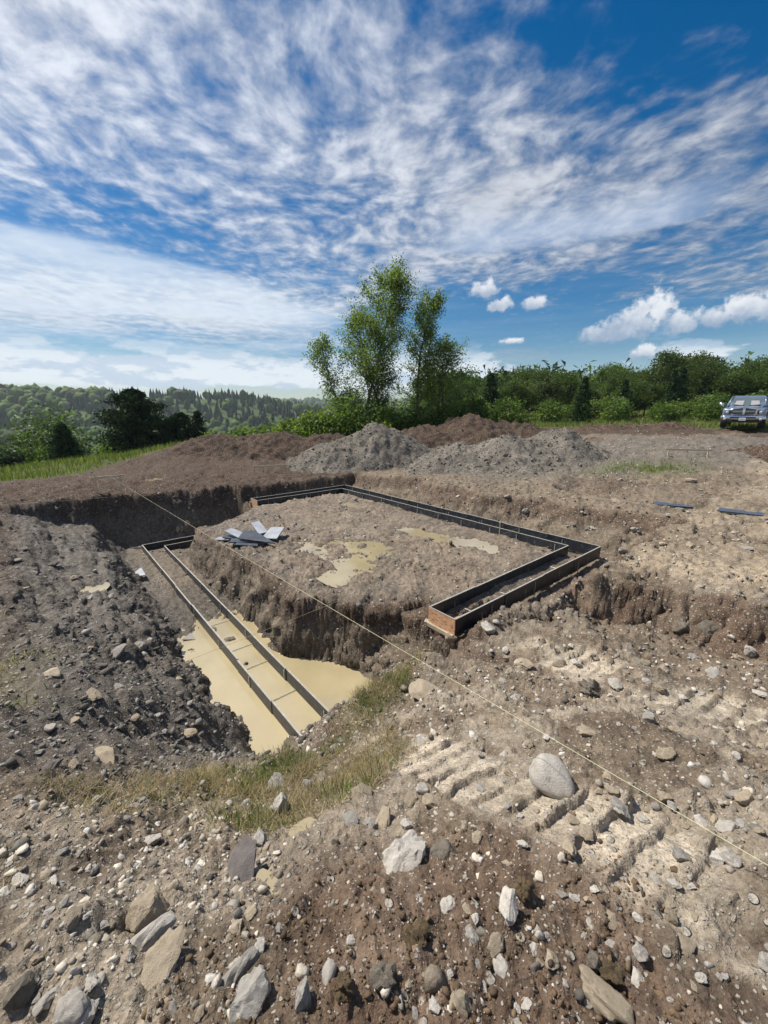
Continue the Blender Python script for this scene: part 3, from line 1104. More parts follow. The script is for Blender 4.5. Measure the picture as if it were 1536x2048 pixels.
# ------------------------------------------------------------------ footing forms
def seg_panel(parent, a0, b0, a1, b1, ztop, name='panel', mat=None, h=FH, thick=0.022):
    """one form board between two plan points, with its worn pale top edge as a sub-part"""
    p = Vector(xy(a0, b0)).to_3d()
    q = Vector(xy(a1, b1)).to_3d()
    d = q - p
    L = d.length
    rz = math.atan2(d.y, d.x)
    o = MB().box((0, 0, -h / 2), (L, thick, h)).build(name, mat or M['form'], parent, bevel=0.002)
    o.location = (p.x + d.x / 2, p.y + d.y / 2, ztop)
    o.rotation_euler = (0, 0, rz)
    e = MB().box((0, 0, 0.004), (L - 0.004, thick + 0.003, 0.008)).build('top_edge', M['form_edge'], o)
    return o


def run_panels(parent, a0, b0, a1, b1, ztop, seed):
    rs = random.Random(seed)
    L = math.hypot(a1 - a0, b1 - b0)
    n = max(1, round(L / 1.22))
    for i in range(n):
        t0, t1 = i / n, (i + 1) / n
        w = [rs.uniform(-0.006, 0.006) for _ in range(2)]
        dz_ = rs.uniform(-0.006, 0.006)
        ga, gb = (a1 - a0) / L, (b1 - b0) / L
        g = 0.002
        seg_panel(parent, a0 + (a1 - a0) * t0 + ga * g - gb * w[0], b0 + (b1 - b0) * t0 + gb * g + ga * w[0],
                  a0 + (a1 - a0) * t1 - ga * g - gb * w[0], b0 + (b1 - b0) * t1 - gb * g + ga * w[0], ztop + dz_)


def straps(parent, a0, b0, a1, b1, ztop, side, step, h=0.30):
    """thin upright steel stakes against a board; side = +1/-1 offset direction"""
    L = math.hypot(a1 - a0, b1 - b0)
    n = int(L / step)
    ga, gb = (a1 - a0) / L, (b1 - b0) / L
    rs = random.Random(int(L * 100 + side))
    for i in range(n):
        t = (i + 0.6 + rs.uniform(-0.12, 0.12)) / n
        if t > 0.99:
            continue
        a_ = a0 + (a1 - a0) * t - gb * side * 0.020
        b_ = b0 + (b1 - b0) * t + ga * side * 0.020
        p = xy(a_, b_)
        MB().box((p[0], p[1], ztop - 0.035 - h / 2 + rs.uniform(-0.03, 0.01)), (0.014, 0.007, h),
                 math.atan2(AX[1], AX[0]) + rs.uniform(-.1, .1)).build('stake', M['steel'], parent)


def ties(parent, pts, z):
    for (a0, b0, a1, b1) in pts:
        p = xy(a0, b0)
        q = xy(a1, b1)
        MB().tube([(p[0], p[1], z), (q[0], q[1], z)], 0.006, 5).build('cross_tie', M['steel'], parent)


upper = empty('footing_form', (*xy(0, 0), Z_UP - FH))
tag(upper, 'upper U of black coated footing form boards round the pad with strand board ends', 'formwork')
lower = empty('footing_form', (*xy(0, LB), Z_LO - FH))
tag(lower, 'lower black footing form boards standing in the flooded left trench', 'formwork')


def local(o):
    """keep world placement of children built in world space"""
    for ch in o.children:
        ch.matrix_parent_inverse = Matrix.Translation(-Vector(o.location))


e = 0.011
run_panels(upper, 0, 0, LA, 0, Z_UP, 1)
run_panels(upper, FW, FW, LA - FW, FW, Z_UP, 2)
run_panels(upper, -e, 0.02, -e, 3.84, Z_UP, 3)
run_panels(upper, FW, FW + 0.02, FW, 3.84, Z_UP, 4)
run_panels(upper, LA + e, 0.02, LA + e, 4.91, Z_UP, 5)
run_panels(upper, LA - FW, FW + 0.02, LA - FW, 4.91, Z_UP, 6)
seg_panel(upper, LA - FW - 0.015, 4.93, LA + e + 0.012, 4.93, Z_UP + 0.004, 'end_panel', M['osb'], 0.46, 0.014)
seg_panel(upper, -e - 0.012, 3.86, FW + 0.015, 3.86, Z_UP + 0.004, 'end_panel', M['osb'], 0.40, 0.014)


def lumber(parent, name, a0, b0, a1, b1, z, w=0.038, h=0.06, mat='wood_grey'):
    p = Vector(xy(a0, b0)).to_3d()
    q = Vector(xy(a1, b1)).to_3d()
    d = q - p
    o = MB().box((0, 0, 0), (d.length, w, h)).build(name, M[mat], parent, bevel=0.003)
    o.location = ((p.x + q.x) / 2, (p.y + q.y) / 2, z)
    o.rotation_euler = (0, 0, math.atan2(d.y, d.x))
    return o


lumber(upper, 'cleat', LA - FW - 0.05, 4.963, LA + 0.02, 4.963, Z_UP - 0.265)
lumber(upper, 'cleat', FW + 0.012, 3.9, FW + 0.016, 3.2, Z_UP - FH - 0.03, 0.05, 0.07)
lumber(upper, 'brace', -0.05, 3.89, 0.0, 3.89, Z_UP - 0.27, 0.04, 0.34)
f_ = lumber(upper, 'step_floor', LA - FW + 0.03, 4.62, LA - 0.03, 4.62, Z_UP - FH + 0.012, 0.52, 0.014, 'osb')
straps(upper, FW, FW, LA - FW, FW, Z_UP, 1, 0.85)
straps(upper, FW, FW, FW, 3.8, Z_UP, -1, 0.7)
straps(upper, LA + e, 0.3, LA + e, 4.8, Z_UP, -1, 1.5)
straps(upper, LA, 0, 0, 0, Z_UP, -1, 1.1, 0.2)
ties(upper, [(LA - FW, b_, LA, b_) for b_ in (4.25, 3.3, 2.35, 1.5)], Z_UP - 0.19)
run_panels(lower, -e, LB, LA, LB, Z_LO, 11)
run_panels(lower, FW, LB - FW, LA - FW, LB - FW, Z_LO, 12)
run_panels(lower, 0, 3.92, 0, LB - 0.02, Z_LO, 13)
run_panels(lower, FW, 5.4, FW, LB - FW - 0.02, Z_LO, 14)
run_panels(lower, LA + e, 4.98, LA + e, LB, Z_LO, 15)
run_panels(lower, LA - FW, 4.98, LA - FW, LB - FW - 0.02, Z_LO, 16)
straps(lower, 0, LB, LA, LB, Z_LO, 1, 1.22, 0.24)
straps(lower, FW, LB - FW, LA, LB - FW, Z_LO, 1, 1.22, 0.24)
ties(lower, [(a_, LB - FW, a_, LB) for a_ in (5.6, 6.7, 7.35, 8.3)], WATER + 0.012)
local(upper)
local(lower)


# ------------------------------------------------------------------ batter boards and strings
def stake_post(parent, x, y, h, name='stake', w=0.04):
    z = zat(x, y)
    o = MB().box((0, 0, h / 2 - 0.12), (w, w, h + 0.24)).build(name, M['wood'], parent, bevel=0.003)
    o.location = (x - parent.location.x, y - parent.location.y, z - parent.location.z)
    o.rotation_euler = (random.uniform(-.03, .03), random.uniform(-.03, .03), random.uniform(-.3, .3))
    return z


def batter(x0, y0, x1, y1, h, ledger_h, label, ext=0.12):
    cx, cy = (x0 + x1) / 2, (y0 + y1) / 2
    o = empty('batter_board', (cx, cy, zat(cx, cy)))
    tag(o, label, 'batter board', 'batter boards round the dig')
    z0 = stake_post(o, x0, y0, h)
    z1 = stake_post(o, x1, y1, h)
    d = Vector((x1 - x0, y1 - y0, 0))
    L = d.length
    zz = max(z0, z1) + ledger_h
    lb = MB().box((0, 0, 0), (L + 2 * ext, 0.022, 0.075)).build('ledger', M['wood'], o, bevel=0.003)
    nrm = Vector((d.y, -d.x, 0)).normalized() * 0.033
    lb.location = (nrm.x, nrm.y, zz - o.location.z)
    lb.rotation_euler = (0, 0, math.atan2(d.y, d.x))
    return zz


zb1 = batter(-8.62, 11.95, -8.15, 12.35, 0.62, 0.48, 'pair of pale stakes with a crossboard on the far left bank')
zb2 = batter(10.9, 15.6, 12.1, 15.2, 0.22, 0.19, 'low pale crossboard on stakes in the dirt below the pickup')
zb3 = batter(1.55, 18.3, 2.25, 18.2, 0.22, 0.20, 'short pale crossboard between the two gravel piles')
zb4 = batter(-5.6, 17.4, -4.4, 17.9, 0.32, 0.26, 'low crossboard on the brown dirt left of the gravel piles')
random.seed(21)


def string_line(pts, label, sag=0.03, rad=0.0015):
    path = []
    for (p, q) in zip(pts[:-1], pts[1:]):
        p = Vector(p)
        q = Vector(q)
        for i in range(14):
            t = i / 14
            path.append(p.lerp(q, t) - Vector((0, 0, sag * 4 * t * (1 - t))))
    path.append(Vector(pts[-1]))
    o = MB().tube(path, rad, 5).build('mason_string', M['string'])
    tag(o, label, 'string')
    return o


string_line([(-8.32, 12.17, zb1 + 0.02), (1.38, 1.09, -1.585), (2.3, 0.05, -1.5)],
            'taut yellow string over the left wall line from the far left stakes', 0.02)
s2 = [(-4.1, 1.1, -2.22), (-0.86, 4.74, -2.50), (3.82, 9.15, -2.42), (6.0, 11.29, -2.30)]
string_line(s2, 'pale string crossing the trench and the pad from lower left', 0.01)
string_line([(-4.16, 17.87, zb4 + 0.0), (1.54, 14.6, -2.42), (8.03, 8.18, -2.2), (10.5, 5.4, -2.1)],
            'pale string along the top of the bank behind the right hand form', 0.02)
string_line([(-14.0, 7.2, -2.15), (-7.6, 11.3, -2.42)], 'thin string along the far left wall of the dig', 0.02, 0.003)
tail = MB().tube([(3.82, 9.15, -2.42), (3.86, 9.12, -2.50), (3.91, 9.14, -2.60)], 0.005, 4)
tail.tube([(3.82, 9.15, -2.42), (3.83, 9.10, -2.52), (3.96, 9.10, -2.57)], 0.005, 4)
tag(tail.build('string_tail', M['string']), 'loose yellow string tail knotted above the right hand form', 'string')
pin = empty('string_pin', (*xy(8.05, 1.35), -3.1))
tag(pin, 'slim pale pin standing in the long puddle under the string', 'pin')
p_ = xy(8.05, 1.35)
q_ = MB().tube([(0, 0, -0.1), (0.01, 0, 0.62)], 0.010, 5).build('shaft', M['wood'], pin)
q_ = MB().tube([(0, 0, 0.58), (0.02, 0.0, 0.64)], 0.014, 5).build('head', M['string'], pin)


# ------------------------------------------------------------------ board offcuts
def plate(name, pts, t, mat, loc, rz, tilt, label, cat='board', group=None):
    o = MB().prism(pts, 0, t).build(name, M[mat], None, bevel=0.002)
    o.location = loc
    o.rotation_euler = (tilt[0], tilt[1], rz)
    tag(o, label, cat, group)
    return o


def on_pad(px, py, up):
    q, t = ray_hit(px, py)
    return (q[0], q[1], q[2] + up)


GP = 'coated board offcuts heaped on the pad'
plate('board_offcut', [(-.22, -.10), (.24, -.09), (.23, .11), (-.22, .10)], .025, 'scrap_lt', on_pad(447, 1080, .02), -.35, (.06, -.1),
      'pale grey offcut at the left end of the heap on the pad', group=GP)
plate('board_offcut', [(-.2, -.09), (.2, -.09), (.2, .09), (-.2, .09)], .025, 'scrap', on_pad(464, 1080, .06), -.2, (.08, .05),
      'small dark offcut second from the left of the heap', group=GP)
plate('board_offcut', [(-.34, -.10), (.34, -.12), (.34, .12), (-.34, .10)], .025, 'scrap_lt', on_pad(474, 1078, .13), -.62, (.14, .1),
      'pale oblong offcut propped on top of the left of the heap', group=GP)
plate('board_offcut', [(-.25, -.11), (.3, -.11), (.3, .11), (-.25, .1)], .025, 'scrap', on_pad(483, 1086, .05), .05, (.1, 0),
      'dark offcut under the front of the heap', group=GP)
plate('board_offcut', [(-.40, -.07), (.52, -.12), (-.16, .33), (-.42, .30)], .03, 'scrap', on_pad(512, 1086, .09), -.12, (.22, .06),
      'large dark wedge shaped offcut at the front of the heap', group=GP)
plate('board_offcut', [(-.36, -.11), (.36, -.11), (.36, .11), (-.36, .11)], .025, 'scrap_lt', on_pad(519, 1065, .12), -1.0, (.12, .16),
      'pale oblong offcut sticking out at the top of the heap', group=GP)
plate('board_offcut', [(-.30, -.10), (.28, -.10), (.28, .1), (-.30, .1)], .03, 'scrap', on_pad(524, 1074, .05), .25, (.05, -.1),
      'dark offcut lying across the middle of the heap', group=GP)
plate('board_offcut', [(-.2, -.2), (.2, -.2), (.17, .3), (-.2, .27)], .03, 'scrap_lt', on_pad(547, 1077, .10), -.25, (.30, -.05),
      'broad grey blue offcut leaning at the right end of the heap', group=GP)
plate('board_offcut', [(-.3, -.08), (.25, -.08), (.2, .06), (-.3, .08)], .02, 'scrap', on_pad(497, 1091, .015), -.1, (.02, .02),
      'thin dark offcut flat on the mud below the heap', group=GP)
plate('board_offcut', [(-.16, -.12), (.22, -.10), (.02, .24)], .02, 'scrap_lt', on_pad(275, 1150, .03), .2, (.25, .0),
      'small triangular grey scrap in the mud beside the left form')
plate('board_offcut', [(-.10, -.06), (.12, -.08), (.02, .14)], .02, 'rock_grey', on_pad(378, 1279, .03), .3, (.1, .1),
      'small grey scrap at the edge of the trench water')
plate('form_board', [(-.46, -.12), (.46, -.12), (.46, .12), (-.46, .12)], .025, 'blue_board', on_pad(1350, 1012, .02), -.42, (.12, .0),
      'blue grey board lying on the dirt right of the dig, the nearer the corner')
plate('form_board', [(-.55, -.12), (.55, -.12), (.55, .12), (-.55, .12)], .025, 'blue_board', on_pad(1495, 1028, .02), -.62, (.12, .0),
      'blue grey board lying on the dirt at the right edge of the picture')
plate('plank', [(-.32, -.045), (.32, -.045), (.32, .045), (-.32, .045)], .02, 'wood_grey', on_pad(890, 1256, .04), -.35, (.1, .05),
      'short grey plank end in the soil below the strand board end')


# ------------------------------------------------------------------ spoil heaps
def heap(name, cones, mat_col, label, cat, n_st, st_rng, st_col, seed, rough=0.05, group=None):
    cx = sum(c_[0] for c_ in cones) / len(cones)
    cy = sum(c_[1] for c_ in cones) / len(cones)
    ext = max(math.hypot(c_[0] - cx, c_[1] - cy) + c_[3] for c_ in cones) + 0.4
    n = 130
    g = np.linspace(-ext, ext, n)
    X, Y = np.meshgrid(cx + g, cy + g)

    def hfun(x, y):
        base = terrain(x, y)
        wx = x + 0.25 * fbm(x, y, 0.9, 3, seed)
        wy = y + 0.25 * fbm(x, y, 0.9, 3, seed + 3)
        h = np.full(np.shape(x), -0.4)
        for (qx, qy, hh, R) in cones:
            d = np.hypot(wx - qx, wy - qy) / R
            prof = hh * (1.20 - np.sqrt(d * d + 0.055) * 1.05)
            k = 0.18
            m = np.clip(0.5 + 0.5 * (prof - h) / k, 0, 1)
            h = h * (1 - m) + prof * m + k * m * (1 - m)
        return base + h + rough * (billow(x, y, 2.2, 3, seed + 7, 0.6) * 0.9 + 0.5 * fbm(x, y, 6.0, 2, seed + 11)) * S(h, -0.2, 0.2), h
    Z, Hh = hfun(X.ravel(), Y.ravel())
    keep = (Hh > -0.12)
    idx = np.arange(n * n).reshape(n, n)
    f = np.stack([idx[:-1, :-1], idx[:-1, 1:], idx[1:, 1:], idx[1:, :-1]], -1).reshape(-1, 4)
    f = f[keep[f].all(1)]
    root = empty(name, (cx, cy, zat(cx, cy)))
    tag(root, label, cat, group)
    v = np.stack([X.ravel() - cx, Y.ravel() - cy, Z - root.location.z], 1)
    used = np.unique(f)
    rm = np.full(n * n, -1)
    rm[used] = np.arange(len(used))
    v = v[used]
    f = rm[f]
    nn = fbm(X.ravel()[used], Y.ravel()[used], 1.3, 4, seed + 30)
    col = np.array(mat_col)[None, :] * (1 + 0.22 * nn[:, None])
    col = np.concatenate([col, np.zeros((len(col), 1))], 1)
    obj('mound', np_mesh('mound', v, f, 4, M['soil'], True, col), root)
    # stones lying over it
    rg = np.random.default_rng(seed)
    sx = cx + rg.uniform(-ext, ext, n_st * 4)
    sy = cy + rg.uniform(-ext, ext, n_st * 4)
    sz, sh = hfun(sx, sy)
    ok = np.where(sh > 0.0)[0][:n_st]
    me = stone_cloud(np.stack([sx[ok] - cx, sy[ok] - cy, sz[ok] - root.location.z], 1), st_rng[0] * (1 - rg.random(len(ok))) ** -0.42, st_col, rg, 0, st_rng[1])
    so = obj('stones', me, root)
    so['kind'] = 'stuff'
    return root


_ICO = None


def ico(level):
    import bmesh
    bm = bmesh.new()
    bmesh.ops.create_icosphere(bm, subdivisions=level + 1, radius=1.0)
    v = np.array([q.co[:] for q in bm.verts])
    f = np.array([[w.index for w in q.verts] for q in bm.faces])
    bm.free()
    return v, f


ICO = [ico(0), ico(1)]


def stone_cloud(pos, size, palette, rg, level, cap, flat=0.62):
    """many small stones as one mesh: jittered low polyhedra, squashed, turned and sunk into the ground"""
    bv, bf = ICO[level]
    n = len(pos)
    k = len(bv)
    size = np.minimum(size, cap)
    v = np.repeat(bv[None], n, 0) * (1 + rg.uniform(-0.30, 0.22, (n, k, 1)))
    # chop one or two flats
    for _ in range(2):
        nr = rg.normal(size=(n, 1, 3))
        nr /= np.linalg.norm(nr, axis=2, keepdims=True)
        dd = (v * nr).sum(2, keepdims=True)
        v = v - nr * np.clip(dd - rg.uniform(0.35, 0.8, (n, 1, 1)), 0, 2)
    sc = np.stack([np.ones(n), rg.uniform(0.55, 0.95, n), rg.uniform(0.38, 0.85, n) * flat / 0.62], 1) * size[:, None] * 0.5
    v = v * sc[:, None, :]
    q = rg.normal(size=(n, 4)) * np.array([1, 0.22, 0.22, 1])
    q /= np.linalg.norm(q, axis=1, keepdims=True)
    w, x, y, z = q.T
    R = np.stack([np.stack([1 - 2 * (y * y + z * z), 2 * (x * y - z * w), 2 * (x * z + y * w)], 1),
                  np.stack([2 * (x * y + z * w), 1 - 2 * (x * x + z * z), 2 * (y * z - x * w)], 1),
                  np.stack([2 * (x * z - y * w), 2 * (y * z + x * w), 1 - 2 * (x * x + y * y)], 1)], 1)
    v = np.einsum('nij,nkj->nki', R, v)
    p = pos.copy()
    p[:, 2] += sc[:, 2] * rg.uniform(-0.45, 0.40, n)
    v = v + p[:, None, :]
    f = (bf[None] + (np.arange(n) * k)[:, None, None]).reshape(-1, 3)
    pal = np.array(palette)
    col = pal[rg.integers(0, len(pal), n)] * rg.uniform(0.72, 1.25, (n, 1))
    col = np.repeat(col, k, 0)
    return np_mesh('stones', v.reshape(-1, 3), f, 3, M['stone_bits'], False, col)


PAL_PALE = [(0.44, 0.395, 0.325), (0.36, 0.33, 0.285), (0.50, 0.455, 0.385), (0.29, 0.25, 0.20), (0.40, 0.38, 0.35), (0.24, 0.20, 0.15)]
PAL_GREY = [(0.17, 0.155, 0.134), (0.135, 0.122, 0.106), (0.24, 0.22, 0.19), (0.11, 0.10, 0.087), (0.165, 0.14, 0.11)]
PAL_DARK = [(0.15, 0.14, 0.125), (0.20, 0.185, 0.165), (0.115, 0.105, 0.095), (0.27, 0.255, 0.235)]
PAL_CLOD = [(0.115, 0.078, 0.048), (0.145, 0.102, 0.062), (0.09, 0.062, 0.04)]

heap('gravel_pile', [(-0.45, 20.9, 1.85, 2.75), (-2.1, 20.3, 1.15, 2.4), (0.5, 20.6, 1.2, 2.0)], GRAV * 0.98,
     'tall grey gravel pile in front of the clump of trees', 'gravel pile', 6200, (0.028, 0.16), PAL_GREY, 301, group='gravel piles')
heap('gravel_pile', [(3.3, 17.9, 1.0, 2.2), (5.2, 17.6, 1.15, 2.4), (7.2, 17.6, 1.15, 2.1), (4.2, 17.0, 0.6, 1.6)], GRAV * 1.06,
     'long low grey gravel pile right of the taller one', 'gravel pile', 7200, (0.028, 0.20), PAL_GREY, 331, group='gravel piles')
heap('dirt_mound', [(-9.3, 23.6, 0.55, 2.6), (-6.0, 23.2, 1.12, 2.9), (-3.3, 23.8, 1.05, 2.7), (-7.6, 22.6, 0.6, 2.0)], TOP,
     'brown topsoil mound left of the tall gravel pile', 'dirt mound', 500, (0.04, 0.12), PAL_CLOD + PAL_DARK[:1], 361, 0.09, 'topsoil mounds')
heap('dirt_mound', [(5.4, 26.3, 1.50, 3.3), (2.6, 26.0, 1.05, 2.9), (7.8, 26.6, 0.95, 2.8), (0.4, 26.2, 0.8, 2.2)], TOP,
     'brown topsoil mound behind the gravel piles', 'dirt mound', 600, (0.04, 0.14), PAL_CLOD + PAL_DARK[:1], 391, 0.10, 'topsoil mounds')
heap('dirt_mound', [(15.0, 15.2, 0.34, 1.3), (16.2, 15.0, 0.34, 1.3)], TOP * 1.2,
     'small brown heap of earth at the right edge of the dirt', 'dirt mound', 300, (0.04, 0.12), PAL_GREY, 411, 0.05, 'topsoil mounds')
heap('dirt_mound', [(17.0, 27.8, 0.34, 1.6), (18.6, 27.2, 0.42, 1.7), (15.0, 28.3, 0.26, 1.6)], TOP * 1.1,
     'low brown windrow of earth left of the pickup', 'dirt mound', 200, (0.04, 0.12), PAL_GREY, 421, 0.06, 'topsoil mounds')


# ------------------------------------------------------------------ loose small stones over the whole site
def scatter(n, r0, r1, frac, cap, rg, az=52.0):
    th = np.radians(rg.uniform(-az, az, n))
    r = np.exp(rg.uniform(math.log(r0), math.log(r1), n))
    x = r * np.sin(th)
    y = r * np.cos(th)
    z, k = terrain(x, y, True)
    a, b = k['a'], k['b']
    cl = fbm(x, y, 0.9, 3, 201)
    w = np.clip(0.55 + 0.55 * cl, 0.08, 1)
    w = w * (1 - 0.75 * k['tm']) * (1 - 0.8 * k['grassy'] * S(r, 4, 10)) * (1 - 0.55 * k['grassy'])
    w = w * (1 - 0.55 * k['onpad']) * (1 - 0.6 * S(-0.65 - a, 0.3, 1.6) * S(x, 3, -3))
    w = w * np.where((z < WATER + 0.02) & (b > 4) & (b < 9), 0.0, 1)
    keep = rg.random(n) < w
    size = frac * r * (1 - rg.random(n)) ** -0.45
    return x[keep], y[keep], z[keep], np.minimum(size[keep], cap), {q: k[q][keep] for q in ('a', 'b', 'r', 'onpad', 'grassy')}


def stones_object(name, label, n, r0, r1, frac, cap, seed, level):
    rg = np.random.default_rng(seed)
    x, y, z, s, k = scatter(n, r0, r1, frac, cap, rg)
    dark = ((S(k['b'], 7.3, 8.0) * S(k['a'], 10.6, 9.8)) > 0.5) | ((k['a'] < -0.6) & (x < 0))  # left bank stones coloured darker for wet and for shade
    pal = PAL_PALE + PAL_PALE + PAL_GREY
    me = stone_cloud(np.stack([x, y, z], 1), s, pal, rg, level, cap)
    kk = len(ICO[level][0])
    if dark.any():
        at = me.color_attributes['Col']
        c4 = np.empty(len(me.vertices) * 4, np.float32)
        at.data.foreach_get('color', c4)
        c4 = c4.reshape(-1, 4)
        dm = np.repeat(dark, kk)
        dk = np.repeat(np.array(PAL_DARK)[rg.integers(0, 4, len(x))] * rg.uniform(.8, 1.25, (len(x), 1)), kk, 0)
        c4[dm, :3] = dk[dm]
        at.data.foreach_set('color', c4.ravel())
    o = obj(name, me)
    tag(o, label, 'stones', kind='stuff')
    return o


stones_object('pebbles', 'countless small pebbles strewn over the near dirt', 6200, 0.8, 6.0, 0.0085, 0.05, 501, 1)
stones_object('gravel', 'fine pale gravel bits mixed into the site earth', 30000, 0.8, 30.0, 0.0034, 0.09, 502, 0)
rg = np.random.default_rng(503)
wa_ = rg.uniform(-1.8, 11.0, 60000)
wb_ = rg.uniform(-2.4, 9.2, 60000)
wx, wy = xy(wa_, wb_)
wz = terrain(wx, wy)
sl = np.hypot(terrain(wx + 0.06, wy) - wz, terrain(wx, wy + 0.06) - wz) / 0.06
kp = (sl > 0.75) & (rg.random(60000) < 0.5) & (wz > WATER + 0.05)
wx, wy, wz = wx[kp][:4200], wy[kp][:4200], wz[kp][:4200]
o = obj('bank_stones', stone_cloud(np.stack([wx, wy, wz + 0.02], 1), 0.022 * (1 - rg.random(len(wx))) ** -0.5, PAL_DARK + PAL_GREY, rg, 0, 0.14))
tag(o, 'small stones bedded in the cut faces of the dig', 'stones', kind='stuff')
# crumbs of brown earth underfoot
rg = np.random.default_rng(77)
xx = rg.uniform(-0.75, 1.25, 5200)
yy = rg.uniform(0.55, 1.55, 5200)
kp = rg.random(5200) < S(fbm(xx, yy, 1.6, 3, 205) + 0.6 * S(yy, 1.3, 0.8), -0.1, 0.5)
xx, yy = xx[kp], yy[kp]
zz = terrain(xx, yy)
o = obj('earth_crumbs', stone_cloud(np.stack([xx, yy, zz], 1), 0.007 * (1 - rg.random(len(xx))) ** -0.5, PAL_CLOD, rg, 0, 0.035, 0.8))
tag(o, 'brown crumbs of moist earth along the bottom edge', 'soil', kind='stuff')


# ------------------------------------------------------------------ single rocks
def rock_mesh(name, seed, planes=11, soft=14.0, lump=0.06, lo=0.62, hi=0.95, level=3, sharp=0):
    rg_ = np.random.default_rng(seed)
    v, f = ico(level)
    nr = rg_.normal(size=(planes, 3))
    nr /= np.linalg.norm(nr, axis=1, keepdims=True)
    ds = rg_.uniform(lo, hi, planes)
    inv = np.maximum((v @ nr.T) / ds[None, :], 0)
    rr = 1.0 / (np.sum(inv ** soft, 1) + 0.9 ** soft) ** (1 / soft)
    ph = rg_.uniform(0, 50, 3)
    ln = fbm(v[:, 0] * 1.0 + ph[0] + v[:, 2] * 0.7, v[:, 1] + ph[1] - v[:, 2] * 0.8, 2.2, 4, seed)
    v = v * (rr * (1 + lump * ln))[:, None]
    v = v / np.abs(v).max(0)
    me = np_mesh(name, v, f, 3, None, True)
    if sharp:
        me.set_sharp_from_angle(angle=math.radians(sharp))
    return me


def mat_mesh(me, mat):
    m2 = me.copy()
    m2.materials.clear()
    m2.materials.append(mat)
    return m2


EGG = rock_mesh('rock', 5, 5, 5.0, 0.05, 0.86, 1.0)
for q in EGG.vertices:
    q.co.x *= 1.0 + 0.20 * q.co.y
    q.co.z *= 1.0 + 0.12 * q.co.y
SLAB = rock_mesh('rock', 8, 11, 40.0, 0.05, 0.5, 0.9, 3, 26)
ANG = [rock_mesh('rock', 20 + i, 17, 60.0, 0.13, 0.45, 0.88, 3, 20) for i in range(6)]
RND = [rock_mesh('rock', 40 + i, 13, 18.0, 0.14, 0.58, 0.95, 3, 26) for i in range(4)]
CLOD = [rock_mesh('clod', 60 + i, 8, 7.0, 0.34, 0.7, 1.0, 3, 30) for i in range(3)]
_cache = {}


def rock(name, me, mat, px, py, w, h, d, rot, label, cat='rock', group=None, sink=0.3):
    """w,h,d in pixels of the photograph at the rock's distance; rot = Euler degrees"""
    q, t = ray_hit(px, py)
    if q is None:
        return None
    s = t / FPX / 2
    key = (me.name, mat)
    if key not in _cache:
        _cache[key] = mat_mesh(me, M[mat])
    o = obj(name, _cache[key])
    o.scale = (w * s, d * s, h * s)
    o.rotation_euler = tuple(math.radians(r_) for r_ in rot)
    hz_ = min(w, h, d) * s
    o.location = (q[0], q[1], q[2] + hz_ * (1 - 2 * sink))
    tag(o, label, cat, group)
    return o


